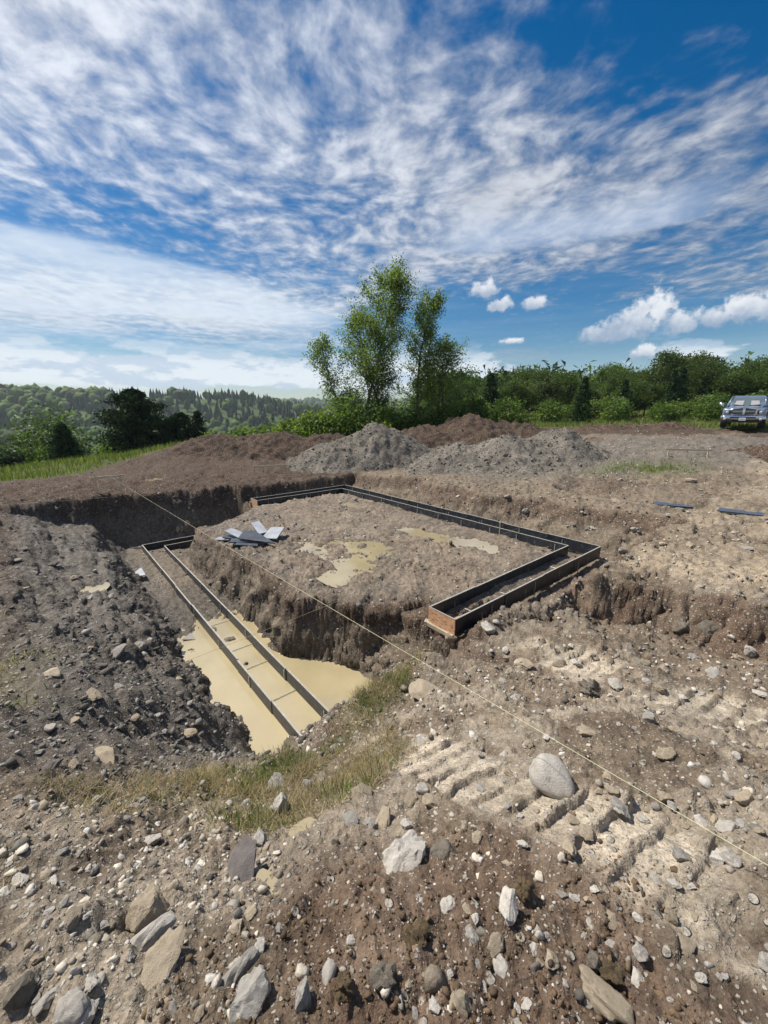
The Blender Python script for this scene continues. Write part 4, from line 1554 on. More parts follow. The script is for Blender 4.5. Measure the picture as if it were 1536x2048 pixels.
HERO = [
    ('EGG', 'rock_pale', 1098, 1570, 74, 66, 98, (10, 0, 22), 'large smooth pale egg shaped boulder below the yellow string', .12),
    ('SLAB', 'rock_dark', 478, 1752, 84, 20, 122, (24, 6, -14), 'dark grey flat slab propped on the dirt at lower left', .15),
    ('A0', 'rock_pale', 805, 1722, 80, 92, 112, (15, 20, -20), 'big angular pale boulder caked with soil in the centre foreground', .38),
    ('A1', 'rock_pale', 559, 1622, 42, 52, 44, (4, 0, 8), 'square pale block beside the grass at the near rim', .15),
    ('R0', 'rock_grey', 552, 1572, 40, 34, 56, (0, 20, 30), 'grey rounded rock just above the square pale block', .3),
    ('A2', 'rock_tan', 297, 1828, 84, 62, 96, (10, 6, 15), 'crumbly beige rock on top of the slab trio at lower left', .35),
    ('R1', 'rock_pale', 312, 1884, 42, 34, 104, (0, 12, -42), 'long pale lens shaped stone lying across the beige slab', -.25),
    ('A3', 'rock_tan', 328, 1926, 88, 38, 108, (8, 0, -25), 'broad beige slab under the lens shaped stone', .3),
    ('A4', 'rock_pale', 1015, 1826, 40, 44, 66, (0, 20, -18), 'white pointed stone right of the centre foreground boulder', .2),
    ('R0', 'rock_tan', 1200, 1998, 58, 44, 124, (0, 8, 40), 'long tan finger shaped rock at the bottom edge on the right', .25),
    ('R1', 'rock_grey', 484, 1942, 38, 42, 96, (0, 10, -35), 'long grey rock leaning towards the small white blade stone', .3),
    ('A5', 'rock_pale', 517, 1905, 24, 24, 52, (0, 0, -16), 'small white blade shaped stone beside the long grey rock', .2),
    ('A0', 'rock_grey', 500, 2010, 96, 72, 84, (10, 0, 40), 'big lumpy grey rock at the bottom edge left of centre', .3),
    ('A2', 'rock_grey', 606, 2000, 34, 62, 62, (10, 0, -8), 'dark upright grey rock beside a cream pebble at the bottom', .25),
    ('EGG', 'rock_pale', 658, 1950, 28, 30, 44, (0, 0, -14), 'white oval pebble among the brown earth at the bottom', .15),
    ('R3', 'rock_pale', 140, 2035, 70, 52, 64, (0, 0, 30), 'pale rounded rock at the bottom edge on the left', .2),
    ('A5', 'rock_pale', 178, 2030, 30, 38, 56, (0, 8, -20), 'thin pale rock against the rounded one at bottom left', .25),
    ('A1', 'clod_grey', 36, 1992, 62, 56, 60, (0, 0, 10), 'rough grey clod in the lower left corner', .3),
    ('R2', 'rock_grey', 97, 2002, 30, 26, 52, (0, 0, -30), 'small grey stone between the corner clod and the rounded rock', .25),
    ('SLAB', 'rock_tan', 848, 1388, 66, 18, 64, (16, -8, 30), 'flat beige slab near the rim grass beside the string', .2),
    ('R0', 'rock_pale', 843, 1583, 27, 25, 27, (0, 0, 0), 'small round white stone left of the tread prints', .2),
    ('A3', 'rock_grey', 1361, 1718, 34, 38, 36, (6, 4, 20), 'grey cube shaped stone right of the tread prints', .2),
    ('A1', 'rock_pale', 1435, 1722, 26, 40, 36, (0, 10, -10), 'pale wedge stone, left of the pair under the string', .2),
    ('A4', 'rock_pale', 1464, 1727, 30, 34, 38, (0, -12, 25), 'white wedge stone, right of the pair under the string', .2),
    ('A3', 'rock_tan', 1327, 1600, 32, 30, 28, (0, 0, 30), 'beige block stone midway along the right part of the string', .2),
    ('R2', 'rock_grey', 1342, 1613, 15, 18, 22, (0, 0, 0), 'tiny blue grey stone touching the beige block', .2),
    ('SLAB', 'rock_grey', 232, 1306, 38, 12, 46, (14, 6, -30), 'flat grey slab on the left bank above the water', .2),
    ('SLAB', 'rock_tan', 206, 1516, 78, 18, 40, (16, 4, -14), 'long pale slab half buried on the left bank', .2),
    ('R0', 'rock_pale', 101, 1459, 22, 16, 22, (0, 0, 0), 'small bluish white stone on the left bank turf', .2),
    ('SLAB', 'rock_tan', 103, 1350, 42, 14, 34, (12, 0, 10), 'pale flat stone above the small bluish white one', .2),
    ('R3', 'rock_tan', 765, 1645, 34, 28, 62, (0, 0, -20), 'tan oval rock lying above the big angular boulder', .3),
    ('A5', 'rock_grey', 743, 1652, 16, 18, 40, (0, 0, -10), 'thin blue grey stone beside the tan oval rock', .25),
    ('A4', 'rock_pale', 978, 1264, 26, 24, 34, (0, 10, 30), 'pale oval stone on the soil in front of the near form', .15),
    ('R0', 'rock_tan', 901, 1280, 26, 22, 26, (0, 0, 0), 'round tan stone at the foot of the strand board end', .2),
    ('R3', 'clod_grey', 1420, 1262, 64, 46, 40, (0, 0, 20), 'large earth covered boulder standing out of the brown cut', .5),
    ('A2', 'clod_grey', 1368, 1254, 44, 40, 40, (0, 10, 0), 'smaller earth covered rock left of the boulder in the cut', .48),
    ('A5', 'rock_pale', 1497, 1305, 22, 26, 22, (0, 0, 10), 'pale upright stone below the brown cut at far right', .15),
    ('C0', 'clod', 1050, 1780, 48, 36, 44, (0, 0, 20), 'brown lump of earth between the pointed white stone and treads', .25),
    ('C1', 'clod', 832, 1878, 64, 52, 60, (0, 0, 0), 'biggest brown earth lump below the angular boulder', .3),
    ('C2', 'clod_grey', 768, 1960, 58, 54, 56, (0, 0, 40), 'grey brown earth lump right of the white oval pebble', .3),
    ('C0', 'clod', 690, 1975, 52, 48, 50, (0, 0, 80), 'brown earth lump just below the white oval pebble', .3),
    ('C1', 'clod_grey', 1180, 1385, 56, 44, 50, (0, 0, 60), 'grey earth clod in the dirt right of the string', .3),
    ('R2', 'rock_pale', 1228, 1372, 24, 26, 34, (0, 0, 10), 'pale oval stone beside the grey earth clod', .2),
    ('A1', 'rock_grey', 1297, 1440, 28, 28, 30, (0, 0, 10), 'grey stone alone in the dirt right of the clod', .2),
    ('A3', 'rock_tan', 1175, 1470, 40, 28, 36, (0, 0, 10), 'beige stone cluster piece left of the grey stone', .25),
    ('R1', 'rock_tan', 1120, 1330, 30, 18, 20, (0, 0, -20), 'tan flat stone above the grey earth clod', .25),
    ('A0', 'rock_tan', 1330, 1512, 46, 24, 36, (0, 0, 0), 'beige wedge stone right of the egg boulder beyond the string', .3),
    ('R3', 'rock_pale', 1010, 1306, 14, 16, 14, (0, 0, 0), 'tiny white stone on the soil before the near form', .1),
    ('A4', 'rock_tan', 725, 1590, 46, 14, 40, (6, 0, 30), 'tan flat stone bedded in the dirt above the tan oval rock', .4),
    ('A2', 'clod_grey', 890, 1712, 70, 48, 60, (0, 0, 10), 'crumbly pale clod right of the big angular boulder', .35),
    ('R0', 'rock_grey', 1245, 1105, 22, 14, 20, (0, 0, 0), 'white stone on the ground right of the near form corner', .1),
    ('A5', 'rock_grey', 1350, 915, 4, 4, 4, (0, 0, 0), 'tiny stone by the low crossboard below the pickup', .1),
    ('A0', 'rock_tan', 500, 1830, 34, 16, 30, (0, 0, 30), 'small tan stone below the dark flat slab', .3),
    ('A1', 'rock_grey', 520, 1682, 34, 22, 40, (0, 8, 40), 'grey blue shard just right of the top of the dark slab', .2),
    ('A3', 'rock_pale', 870, 2020, 28, 34, 30, (0, 0, 10), 'white angular stone in brown earth at the bottom centre', .2),
    ('R1', 'rock_tan', 920, 2010, 50, 34, 42, (0, 0, 0), 'tan rounded stone right of the white angular bottom stone', .3),
    ('A4', 'rock_pale', 1282, 1915, 32, 30, 30, (0, 0, 30), 'white blocky stone right of the brown furrow at lower right', .2),
    ('SLAB', 'rock_tan', 1370, 1895, 52, 16, 44, (10, 4, 40), 'flat tan slab at lower right among pale stones', .25),
    ('A5', 'rock_tan', 1340, 1835, 26, 34, 30, (0, 0, 0), 'tan upright stone at lower right beside a pale shard', .2),
    ('A2', 'clod_grey', 1190, 1930, 36, 36, 36, (0, 0, 0), 'dark grey earth lump in the brown furrow at lower right', .25),
    ('C2', 'clod', 1225, 1955, 54, 40, 46, (0, 0, 10), 'brown grey earth lump at the lower end of the furrow', .25),
]
for (a_, b_, sx, sy, lab) in ((8.35, 7.62, 0.13, 0.08, 'dark mud lump in the water left of the outer form near the rim'),
                              (6.3, 6.98, 0.14, 0.09, 'dark mud lump in the water between the two left forms'),
                              (5.75, 7.10, 0.10, 0.07, 'small mud lump at the far end of the water between the forms'),
                              (7.2, 7.05, 0.05, 0.04, 'tiny mud crumb in the water between the left forms')):
    x_, y_ = xy(a_, b_)
    o = obj('mud_lump', mat_mesh(CLOD[int(a_ * 3) % 3], M['clod_grey']), None, (x_, y_, WATER - 0.005), (0, 0, a_))
    o.scale = (sx, sy, 0.045)
    tag(o, lab, 'clod')
GEO = {'EGG': EGG, 'SLAB': SLAB}
for i, q in enumerate(ANG):
    GEO['A%d' % i] = q
for i, q in enumerate(RND):
    GEO['R%d' % i] = q
for i, q in enumerate(CLOD):
    GEO['C%d' % i] = q
for (g, mt, px, py, w, h, d, rot, lab, sk) in HERO:
    if 'tiny stone by the low' in lab:
        continue
    clod = g[0] == 'C' or mt.startswith('clod')
    rock('earth_clod' if clod else 'rock', GEO[g], mt, px, py, w, h, d, rot, lab, 'clod' if clod else 'rock', sink=sk + (0.06 if sk > 0 else 0))
rr_ = random.Random(5)
ZONES = [('loose pale stone on the trampled dirt right of the rim grass', 118, 'loose stones on the right foreground dirt', (700, 1536, 1290, 2040)),
         ('loose stone among the dry grass and earth at lower left', 46, 'loose stones at lower left', (0, 560, 1560, 2040)),
         ('loose dark stone on the slope left of the flooded trench', 56, 'loose stones on the left bank', (20, 400, 1080, 1540)),
         ('loose stone on the bank and dirt beyond the pad', 22, 'loose stones beyond the pad', (760, 1500, 955, 1120))]
for lab, n, grp, (x0, x1, y0, y1) in ZONES:
    k = 0
    while k < n:
        px, py = rr_.uniform(x0, x1), rr_.uniform(y0, y1)
        if any(abs(px - h_[2]) < 20 + h_[4] / 2 and abs(py - h_[3]) < 24 + h_[4] / 2 for h_ in HERO if h_[4] > 38):
            continue
        q, t = ray_hit(px, py)
        if q is None or t > 25 or (q[2] < WATER + 0.03):
            continue
        a_, b_ = ab(q[0], q[1])
        if 'right of' in lab and (b_ > 6.2 + (a_ - 10.25) * 1.75):
            continue
        if 'slope' in lab and (b_ < 7.7):
            continue
        if 'beyond' in lab and (b_ > -0.9 and a_ < 10.2):
            continue
        big_ = 15 if py > 1500 else (12 if py > 1250 else 8)
        w = min(big_ * (1 - rr_.random()) ** -0.42, big_ * 2.6) * 0.9
        kind = rr_.choice(['A0', 'A1', 'A2', 'A3', 'A4', 'A5', 'R0', 'R1', 'R2', 'R3', 'A1', 'A4'])
        mt = rr_.choice(['rock_grey', 'rock_dark', 'rock_grey', 'rock_dark', 'rock_tan'] if 'slope' in lab else ['rock_pale', 'rock_pale', 'rock_tan', 'rock_grey', 'rock_tan'])  # darker mix on the left bank, its wet and shade in the colour
        cw = {'rock_pale': 'pale', 'rock_tan': 'tan', 'rock_grey': 'grey', 'rock_dark': 'dark'}[mt]
        sw = 'angular' if kind[0] == 'A' else 'rounded'
        zw = 'small' if w < big_ * 1.25 else 'larger'
        if 'right of' in lab:
            lb2 = '%s %s loose %s stone on the right foreground dirt %s the yellow string' % (zw, sw, cw, 'nearer than' if py > 1345 + (px - 855) * 0.58 else 'beyond')
        elif 'lower left' in lab:
            lb2 = '%s %s loose %s stone at lower left %s' % (zw, sw, cw, 'among the bottom rocks' if py > 1800 else 'below the rim grass')
        elif 'slope' in lab:
            lb2 = '%s %s loose %s stone on the %s part of the left bank' % (zw, sw, cw, 'far' if py < 1300 else 'near')
        else:
            lb2 = '%s %s loose %s stone on the dirt %s' % (zw, sw, cw, 'behind the right hand form' if px < 1150 else 'right of the near form corner')
        rock('rock', GEO[kind], mt, px, py, w, w * rr_.uniform(.5, .8), w * rr_.uniform(.9, 1.7),
             (rr_.uniform(-20, 20), rr_.uniform(-20, 20), rr_.uniform(0, 360)), lb2, 'rock', grp, rr_.uniform(.28, .5))
        k += 1


# ------------------------------------------------------------------ grass
def blades(x, y, z, h, w, col, rg, lean, segs=2):
    n = len(x)
    az_ = rg.uniform(0, 2 * np.pi, n)
    ln = lean * rg.uniform(0.3, 1.3, n)
    side = np.stack([-np.sin(az_), np.cos(az_), np.zeros(n)], 1)
    fw = np.stack([np.cos(az_), np.sin(az_), np.zeros(n)], 1)
    base = np.stack([x, y, z - 0.01], 1)
    if segs == 2:
        mid = base + fw * (h * np.sin(ln) * 0.5)[:, None] + np.array([0, 0, 1.0]) * (h * np.cos(ln) * 0.6)[:, None]
        tip = base + fw * (h * np.sin(ln) * 1.1)[:, None] + np.array([0, 0, 1.0]) * (h * np.cos(ln * 1.25) * 0.95)[:, None]
        wv = side * w[:, None] / 2
        v = np.stack([base - wv, base + wv, mid + wv * 0.8, mid - wv * 0.8, tip], 1).reshape(-1, 3)
        k = np.arange(n)[:, None] * 5
        f = np.concatenate([k + np.array([[0, 1, 2]]), k + np.array([[0, 2, 3]]), k + np.array([[3, 2, 4]])])
        c = np.repeat(col, 5, 0)
    else:
        tip = base + fw * (h * np.sin(ln))[:, None] + np.array([0, 0, 1.0]) * (h * np.cos(ln))[:, None]
        wv = side * w[:, None] / 2
        v = np.stack([base - wv, base + wv, tip], 1).reshape(-1, 3)
        f = np.arange(n * 3).reshape(-1, 3)
        c = np.repeat(col, 3, 0)
    return v, f, c


def grass_field(name, label, x, y, h, w, palette, seed, lean, segs=2, zoff=0.0):
    rg_ = np.random.default_rng(seed)
    z = terrain(x, y) + zoff
    pal = np.array(palette)
    col = pal[rg_.integers(0, len(pal), len(x))] * rg_.uniform(0.75, 1.25, (len(x), 1))
    v, f, c_ = blades(x, y, z, h, w, col, rg_, lean, segs)
    o = obj(name, np_mesh(name, v, f, 3, M['blade'], False, c_))
    tag(o, label, 'grass', kind='stuff')


GREEN = [(0.13, 0.17, 0.04), (0.10, 0.15, 0.035), (0.17, 0.20, 0.06), (0.085, 0.125, 0.03)]
DRYG = [(0.36, 0.29, 0.18), (0.30, 0.225, 0.135), (0.42, 0.35, 0.23), (0.24, 0.17, 0.10), (0.15, 0.17, 0.055)]
rg = np.random.default_rng(900)


def sample_ab(n, a0, a1, b0, b1):
    a_ = rg.uniform(a0, a1, n)
    b_ = rg.uniform(b0, b1, n)
    x, y = xy(a_, b_)
    return x, y, a_, b_


def clumpy(x, y, a_, b_, thr, f=5.0, sd_=401):
    r = np.hypot(x, y)
    g = grass_mask(x, y, a_, b_, r)
    cl = fbm(x, y, f, 2, sd_)
    return (rg.random(len(x)) < g * np.clip(0.5 + 1.2 * (cl - thr), 0.0, 1)) & (y > 0.25)


x, y, a_, b_ = sample_ab(330000, 10.0, 13.4, 5.6, 11.5)
k = clumpy(x, y, a_, b_, -0.15)
x, y = x[k], y[k]
n = len(x)
flat = rg.random(n)
grass_field('dry_grass', 'flattened straw coloured grass on the near rim and lower left', x, y, rg.uniform(0.05, 0.15, n), rg.uniform(0.003, 0.006, n), DRYG, 1, 1.2, 1)
x, y, a_, b_ = sample_ab(110000, 10.0, 13.4, 5.6, 11.5)
k = clumpy(x, y, a_, b_, 0.85, 2.2, 431) | (clumpy(x, y, a_, b_, 0.05, 5.0, 433) & (a_ < 10.62) & (b_ < 8.4))
x, y = x[k], y[k]
n = len(x)
grass_field('green_grass', 'green grass tufts along the near rim above the trench water', x, y, rg.uniform(0.05, 0.14, n), rg.uniform(0.003, 0.006, n), GREEN, 2, 0.55)
x, y, a_, b_ = sample_ab(30000, 4.0, 10.2, 9.0, 13.0)
k = clumpy(x, y, a_, b_, 0.2, 2.0, 441)
x, y = x[k], y[k]
n = len(x)
grass_field('left_grass', 'patches of trampled grass on the left bank', x, y, rg.uniform(0.06, 0.16, n), rg.uniform(0.005, 0.009, n), GREEN[:2] + DRYG[:3], 3, 0.9)
# meadow left, beyond and round the pickup
th = np.radians(rg.uniform(-54, 54, 150000))
r = np.exp(rg.uniform(math.log(11), math.log(75), 150000))
x, y = r * np.sin(th), r * np.cos(th)
a_, b_ = ab(x, y)
g = grass_mask(x, y, a_, b_, r)
k = rg.random(len(x)) < g * 0.9
x, y, r = x[k], y[k], r[k]
n = len(x)
grass_field('meadow_grass', 'bright green meadow grass round the edge of the site', x, y, rg.uniform(0.14, 0.42, n) * np.where((x > 5) & (y < 18), 0.35, 1.0), 0.0016 * r * rg.uniform(0.6, 1.3, n),
            GREEN + [(0.19, 0.23, 0.07), (0.22, 0.21, 0.10)], 4, 0.45, 1)


# ------------------------------------------------------------------ trees
def leaf_quads(c, size, rg_, up=0.0, asp=0.55):
    """diamond leaves at points c"""
    n = len(c)
    d = rg_.normal(size=(n, 3))
    d[:, 2] = d[:, 2] * 0.8 - up
    d /= np.linalg.norm(d, axis=1, keepdims=True)
    e_ = rg_.normal(size=(n, 3))
    e_ -= d * (e_ * d).sum(1, keepdims=True)
    e_ /= np.linalg.norm(e_, axis=1, keepdims=True)
    s = size[:, None]
    v = np.stack([c - d * s * 0.5, c + e_ * s * asp * 0.5, c + d * s * 0.5, c - e_ * s * asp * 0.5], 1).reshape(-1, 3)
    f = np.arange(n * 4).reshape(-1, 4)
    return v, f


def crown_obj(name, pts, size, palette, rg_, mat, parent, clump_id=None, up=0.0, asp=0.6):
    v, f = leaf_quads(pts, size, rg_, up, asp)
    pal = np.array(palette)
    if clump_id is None:
        ci = rg_.integers(0, len(pal), len(pts))
    else:
        ci = (clump_id * 7919) % len(pal)
    col = pal[ci] * rg_.uniform(0.75, 1.3, (len(pts), 1))
    o = obj(name, np_mesh(name, v, f, 4, mat, False, np.repeat(col, 4, 0)), parent)
    return o


LEAFG = [(0.140, 0.205, 0.044), (0.112, 0.175, 0.038), (0.180, 0.230, 0.055), (0.090, 0.142, 0.032)]
LEAFB = [(0.105, 0.165, 0.036), (0.085, 0.142, 0.032), (0.135, 0.185, 0.044), (0.066, 0.112, 0.028)]
LEAFD = [(0.058, 0.100, 0.026), (0.046, 0.082, 0.022), (0.075, 0.118, 0.030), (0.038, 0.068, 0.020)]
PINE = [(0.022, 0.042, 0.018), (0.030, 0.055, 0.022), (0.017, 0.033, 0.016)]
SPRUCE = [(0.030, 0.058, 0.024), (0.042, 0.075, 0.026), (0.024, 0.046, 0.022)]


def slender_tree(name, label, x, y, h, spread, seed, nleaf, group, leaf=0.135, stems=1, low=0.22, parent_z=None, lean=0.0, palette=LEAFG):
    """ascending limbs off one or more stems, loose see-through crown"""
    rs = random.Random(seed)
    rg_ = np.random.default_rng(seed)
    root = empty(name, (x, y, zat(x, y) - 0.1))
    tag(root, label, 'tree', group)
    mb = MB()
    tips = []

    def limb(p, d, L, r0, depth):
        pts = [p.copy()]
        rad = [r0]
        dd = d.copy()
        n = 5 if depth < 2 else 3
        for i in range(n):
            dd = (dd + Vector((rs.gauss(0, .10), rs.gauss(0, .10), 0.07 if depth else 0.02))).normalized()
            pts.append(pts[-1] + dd * (L / n))
            rad.append(r0 * (1 - 0.82 * (i + 1) / n))
        mb.tube(pts, rad, 6 if depth == 0 else 4, False)
        if depth >= 1:
            for t_ in range(1, len(pts)):
                w = 1.0 if depth == 2 else 0.55 * t_ / len(pts)
                tips.append((pts[t_], w, 0.10 * L + 0.12))
        return pts

    for s in range(stems):
        az_ = rs.uniform(0, 6.28)
        hh = h * (1 if s == 0 else rs.uniform(.72, .95))
        base = Vector((math.cos(az_), math.sin(az_), 0)) * (0 if s == 0 else rs.uniform(.2, .5))
        tr = limb(base, Vector((lean + rs.gauss(0, .05), rs.gauss(0, .05), 1)), hh, 0.011 * hh + 0.02, 0)
        nl = int(hh * 4.2)
        for i in range(nl):
            t = low + (0.97 - low) * (i + rs.random()) / nl
            q = t * (len(tr) - 1)
            k_ = min(int(q), len(tr) - 2)
            p = tr[k_].lerp(tr[k_ + 1], q - k_)
            a2 = rs.uniform(0, 6.28)
            shape = math.sin(math.pi * min(1, (t - low * 0.6) / (1 - low * 0.6)) ** 0.75) ** 0.7
            L = spread * (0.30 + 0.75 * shape) * rs.uniform(.6, 1.15)
            el_ = math.radians(rs.uniform(8, 36) + 30 * t)
            d = Vector((math.cos(a2) * math.cos(el_), math.sin(a2) * math.cos(el_), math.sin(el_)))
            bp = limb(p, d, L, 0.030 * (1.25 - t) * h / 10 + 0.008, 1)
            for _ in range(5):
                k2 = rs.randint(1, len(bp) - 2)
                a3 = rs.uniform(0, 6.28)
                d2 = (d + Vector((math.cos(a3), math.sin(a3), rs.uniform(-.1, .7))) * 0.8).normalized()
                limb(bp[k2], d2, L * rs.uniform(.3, .55), 0.010, 2)
        tips.append((tr[-1], 1.5, 0.35))
        tips.append((tr[-2], 1.0, 0.5))
    mb.build('trunk', M['bark'], root)
    P_ = np.array([t_[0][:] for t_ in tips])
    wt = np.array([t_[1] for t_ in tips]) * rg_.uniform(0.3, 1.7, len(tips))
    sg = np.array([t_[2] for t_ in tips])
    idx = rg_.choice(len(tips), nleaf, p=wt / wt.sum())
    pts = P_[idx] + rg_.normal(size=(nleaf, 3)) * (sg[idx] * 1.0)[:, None]
    crown_obj('crown', pts, leaf * rg_.uniform(.6, 1.35, nleaf), palette, rg_, M['leaf'], root, idx)
    return root


def bushy(name, label, x, y, h, w, seed, nleaf, group, palette=LEAFB, leaf=0.30, cat='tree', trunk=True, zbase=None, low=0.15, mat='leaf'):
    """dense crown of many leaf clumps over limbs, uneven outline"""
    rs = random.Random(seed)
    rg_ = np.random.default_rng(seed)
    root = empty(name, (x, y, (zat(x, y) if zbase is None else zbase) - 0.1))
    tag(root, label, cat, group)
    nc = 46
    d = rg_.normal(size=(nc, 3))
    d /= np.linalg.norm(d, axis=1, keepdims=True)
    rad = rg_.uniform(0.35, 1.0, nc) ** 0.5
    lob = 1 + 0.22 * np.sin(3 * np.arctan2(d[:, 1], d[:, 0]) + seed) + 0.15 * np.sin(5 * d[:, 2] + seed)
    cz = h * (low + (1 - low) * 0.5)
    c0 = d * rad[:, None] * lob[:, None] * np.array([w / 2, w / 2, h * (1 - low) / 2]) * 0.88
    taper = 1 - 0.35 * np.clip(c0[:, 2] / (h / 2), -0.6, 1)
    c0[:, :2] *= taper[:, None]
    c0[:, 2] += cz
    sg = rg_.uniform(0.09, 0.17, nc) * w
    idx = rg_.integers(0, nc, nleaf)
    off = rg_.normal(size=(nleaf, 3))
    off *= (np.minimum(np.linalg.norm(off, axis=1), 1.9) / np.linalg.norm(off, axis=1))[:, None]
    pts = c0[idx] + off * sg[idx][:, None] * np.array([1, 1, 0.75])
    pts[:, 2] = np.maximum(pts[:, 2], 0.08)
    if trunk:
        mb = MB()
        mb.tube([(0, 0, 0), (0.05, 0.03, h * .3), (0, 0.05, h * .6), (0.04, 0, h * .9)], [0.022 * h, 0.018 * h, 0.011 * h, 0.003 * h], 7)
        for i in range(12):
            q = c0[rs.randrange(nc)]
            z0 = min(q[2] * 0.65, h * .7)
            mb.tube([(0, 0, z0), (q[0] * .5, q[1] * .5, (z0 + q[2]) / 2 + .1), tuple(q)], [0.008 * h, 0.005 * h, 0.002 * h], 4, False)
        mb.build('trunk' if cat == 'tree' else 'stems', M['bark'], root)
    crown_obj('crown' if cat == 'tree' else 'foliage', pts, leaf * rg_.uniform(.6, 1.4, nleaf), palette, rg_, M[mat], root, idx)
    return root


def conifer(name, label, x, y, h, w, seed, nleaf, group, palette=SPRUCE, leaf=0.30, power=0.85, low=0.04, zbase=None, dense=False):
    rs = random.Random(seed)
    rg_ = np.random.default_rng(seed)
    root = empty(name, (x, y, (zat(x, y) if zbase is None else zbase) - 0.1))
    tag(root, label, 'tree', group)
    mb = MB()
    mb.tube([(0, 0, 0), (0, 0, h * .5), (0.02, 0, h * .98)], [0.02 * h, 0.012 * h, 0.003 * h], 7)
    tips = []
    nb = int(110 + 10 * h)
    for i in range(nb):
        t = low + (0.985 - low) * (i / nb) ** 1.05
        if dense:
            L = w / 2 * (1 - ((t - 0.30) / 0.72) ** 2 if t > 0.30 else 0.82 + 0.6 * t) * rs.uniform(.78, 1.1)
        else:
            L = w / 2 * (1 - t) ** power * rs.uniform(.7, 1.12) + 0.05
        a2 = rs.uniform(0, 6.28)
        up = rs.uniform(0.05, 0.5) if dense else (0.35 * t - 0.12 + rs.uniform(-.1, .1))
        p0 = Vector((0, 0, t * h))
        p1 = p0 + Vector((math.cos(a2) * L, math.sin(a2) * L, up * L))
        if i % 3 == 0:
            mb.tube([p0, p1], [0.006 * h * (1 - t) + .005, .004], 4, False)
        for s in (0.35, 0.55, 0.72, 0.87, 1.0):
            tips.append((p0.lerp(p1, s) + Vector((0, 0, -0.06 * L * s)), 0.10 * L + 0.10, s))
    mb.build('trunk', M['bark'], root)
    P_ = np.array([q[0][:] for q in tips])
    sg = np.array([q[1] for q in tips])
    idx = rg_.integers(0, len(tips), nleaf)
    pts = P_[idx] + rg_.normal(size=(nleaf, 3)) * sg[idx][:, None] * np.array([.8, .8, .55])
    pts[:, 2] = np.maximum(pts[:, 2], 0.05)
    crown_obj('crown', pts, leaf * rg_.uniform(.6, 1.4, nleaf), palette, rg_, M['needle'], root, idx // 5, 0.25, 0.38)
    return root


GC = 'clump of slender trees behind the gravel pile'
# centre clump
slender_tree('slender_tree', 'tallest slender tree of the clump, left of its middle', -1.75, 31.0, 11.4, 3.2, 71, 21000, GC, low=0.16)
slender_tree('slender_tree', 'slender tree leaning out at the left side of the clump', -2.7, 31.6, 7.4, 2.1, 72, 6000, GC, lean=-0.02, low=0.15)
slender_tree('slender_tree', 'thin tree in the middle of the clump between the two tall ones', 0.2, 30.6, 9.0, 2.1, 73, 7000, GC)
slender_tree('slender_tree', 'second tallest tree of the clump, upright on the right', 2.5, 31.2, 10.4, 2.1, 76, 11500, GC, low=0.22)
slender_tree('slender_tree', 'low spreading tree at the right side of the clump', 4.1, 31.0, 6.6, 2.4, 75, 7000, GC, stems=2, lean=0.08, low=0.15)
GS = 'shrubs under the clump of trees'
for i, (x, y, h, w, lab) in enumerate([(-4.9, 29.8, 2.3, 2.9, 'light green shrub at the left foot of the tree clump'),
                                      (-2.6, 29.6, 3.0, 3.2, 'bushy green shrub under the tallest slender tree'),
                                      (0.2, 30.0, 2.7, 3.0, 'green shrub behind the peak of the tall gravel pile'),
                                      (2.6, 30.2, 2.6, 2.8, 'dark green shrub under the right hand tree of the clump'),
                                      (5.0, 30.8, 2.5, 2.8, 'round shrub at the right foot of the tree clump'),
                                      (6.6, 31.5, 3.0, 2.4, 'bright upright shrub right of the tree clump'),
                                      (-7.0, 31.0, 1.7, 2.6, 'low shrub left of the tree clump behind the brown mound'),
                                      (-9.4, 32.0, 1.5, 2.6, 'low pale shrub behind the left end of the brown mound')]):
    bushy('shrub', lab, x, y, h, w, 500 + i, 2600, GS, LEAFB if i % 2 else LEAFG, 0.24, 'shrub', True, low=0.02)

# left group of conifers and broadleaf trees
conifer('pine_tree', 'big dark rounded pine left of the brown mounds', -20.9, 35.0, 6.0, 5.4, 81, 15000, None, PINE, 0.30, low=0.02, zbase=-4.3, dense=True)
conifer('pine_tree', 'smaller dark pine touching the right side of the big one', -18.0, 36.5, 4.0, 3.6, 82, 6500, None, PINE, 0.30, low=0.02, zbase=-4.3, dense=True)
conifer('spruce_tree', 'loose dark conifer right of the big pine', -16.6, 37.0, 3.9, 2.6, 83, 2600, None, PINE, 0.26, zbase=-4.0)
conifer('spruce_tree', 'green pointed spruce left of the big pine', -25.4, 32.5, 4.0, 3.4, 84, 5200, None, SPRUCE, 0.28, zbase=-5.0)
bushy('broadleaf_tree', 'dark leafy tree behind the pointed spruce', -31.0, 38.0, 7.4, 7.0, 85, 6200, None, LEAFD, 0.28, zbase=-8.0)
bushy('broadleaf_tree', 'green leafy tree at the left edge of the picture', -37.0, 37.0, 5.6, 5.4, 86, 5200, None, LEAFD, 0.28, zbase=-8.0)
bushy('broadleaf_tree', 'dark low tree in front of the left edge tree', -31.0, 33.0, 3.4, 3.4, 87, 3200, None, PINE, 0.28, zbase=-6.4)
bushy('broadleaf_tree', 'pale green tree below the big pine on the valley side', -27.0, 44.0, 4.6, 5.0, 88, 4200, None, LEAFD, 0.25, zbase=-9.0)
rs = random.Random(9)
GV = 'shrubs on the valley edge'
for i in range(12):
    t = i / 11
    bushy('shrub', 'low green shrub on the valley edge beyond the left meadow', -40 + 31 * t + rs.uniform(-.8, .8), 37 + rs.uniform(-3, 4), rs.uniform(1.4, 2.6), rs.uniform(2.2, 3.4),
          540 + i, 1300, GV, LEAFB, 0.26, 'shrub', True, low=0.02)

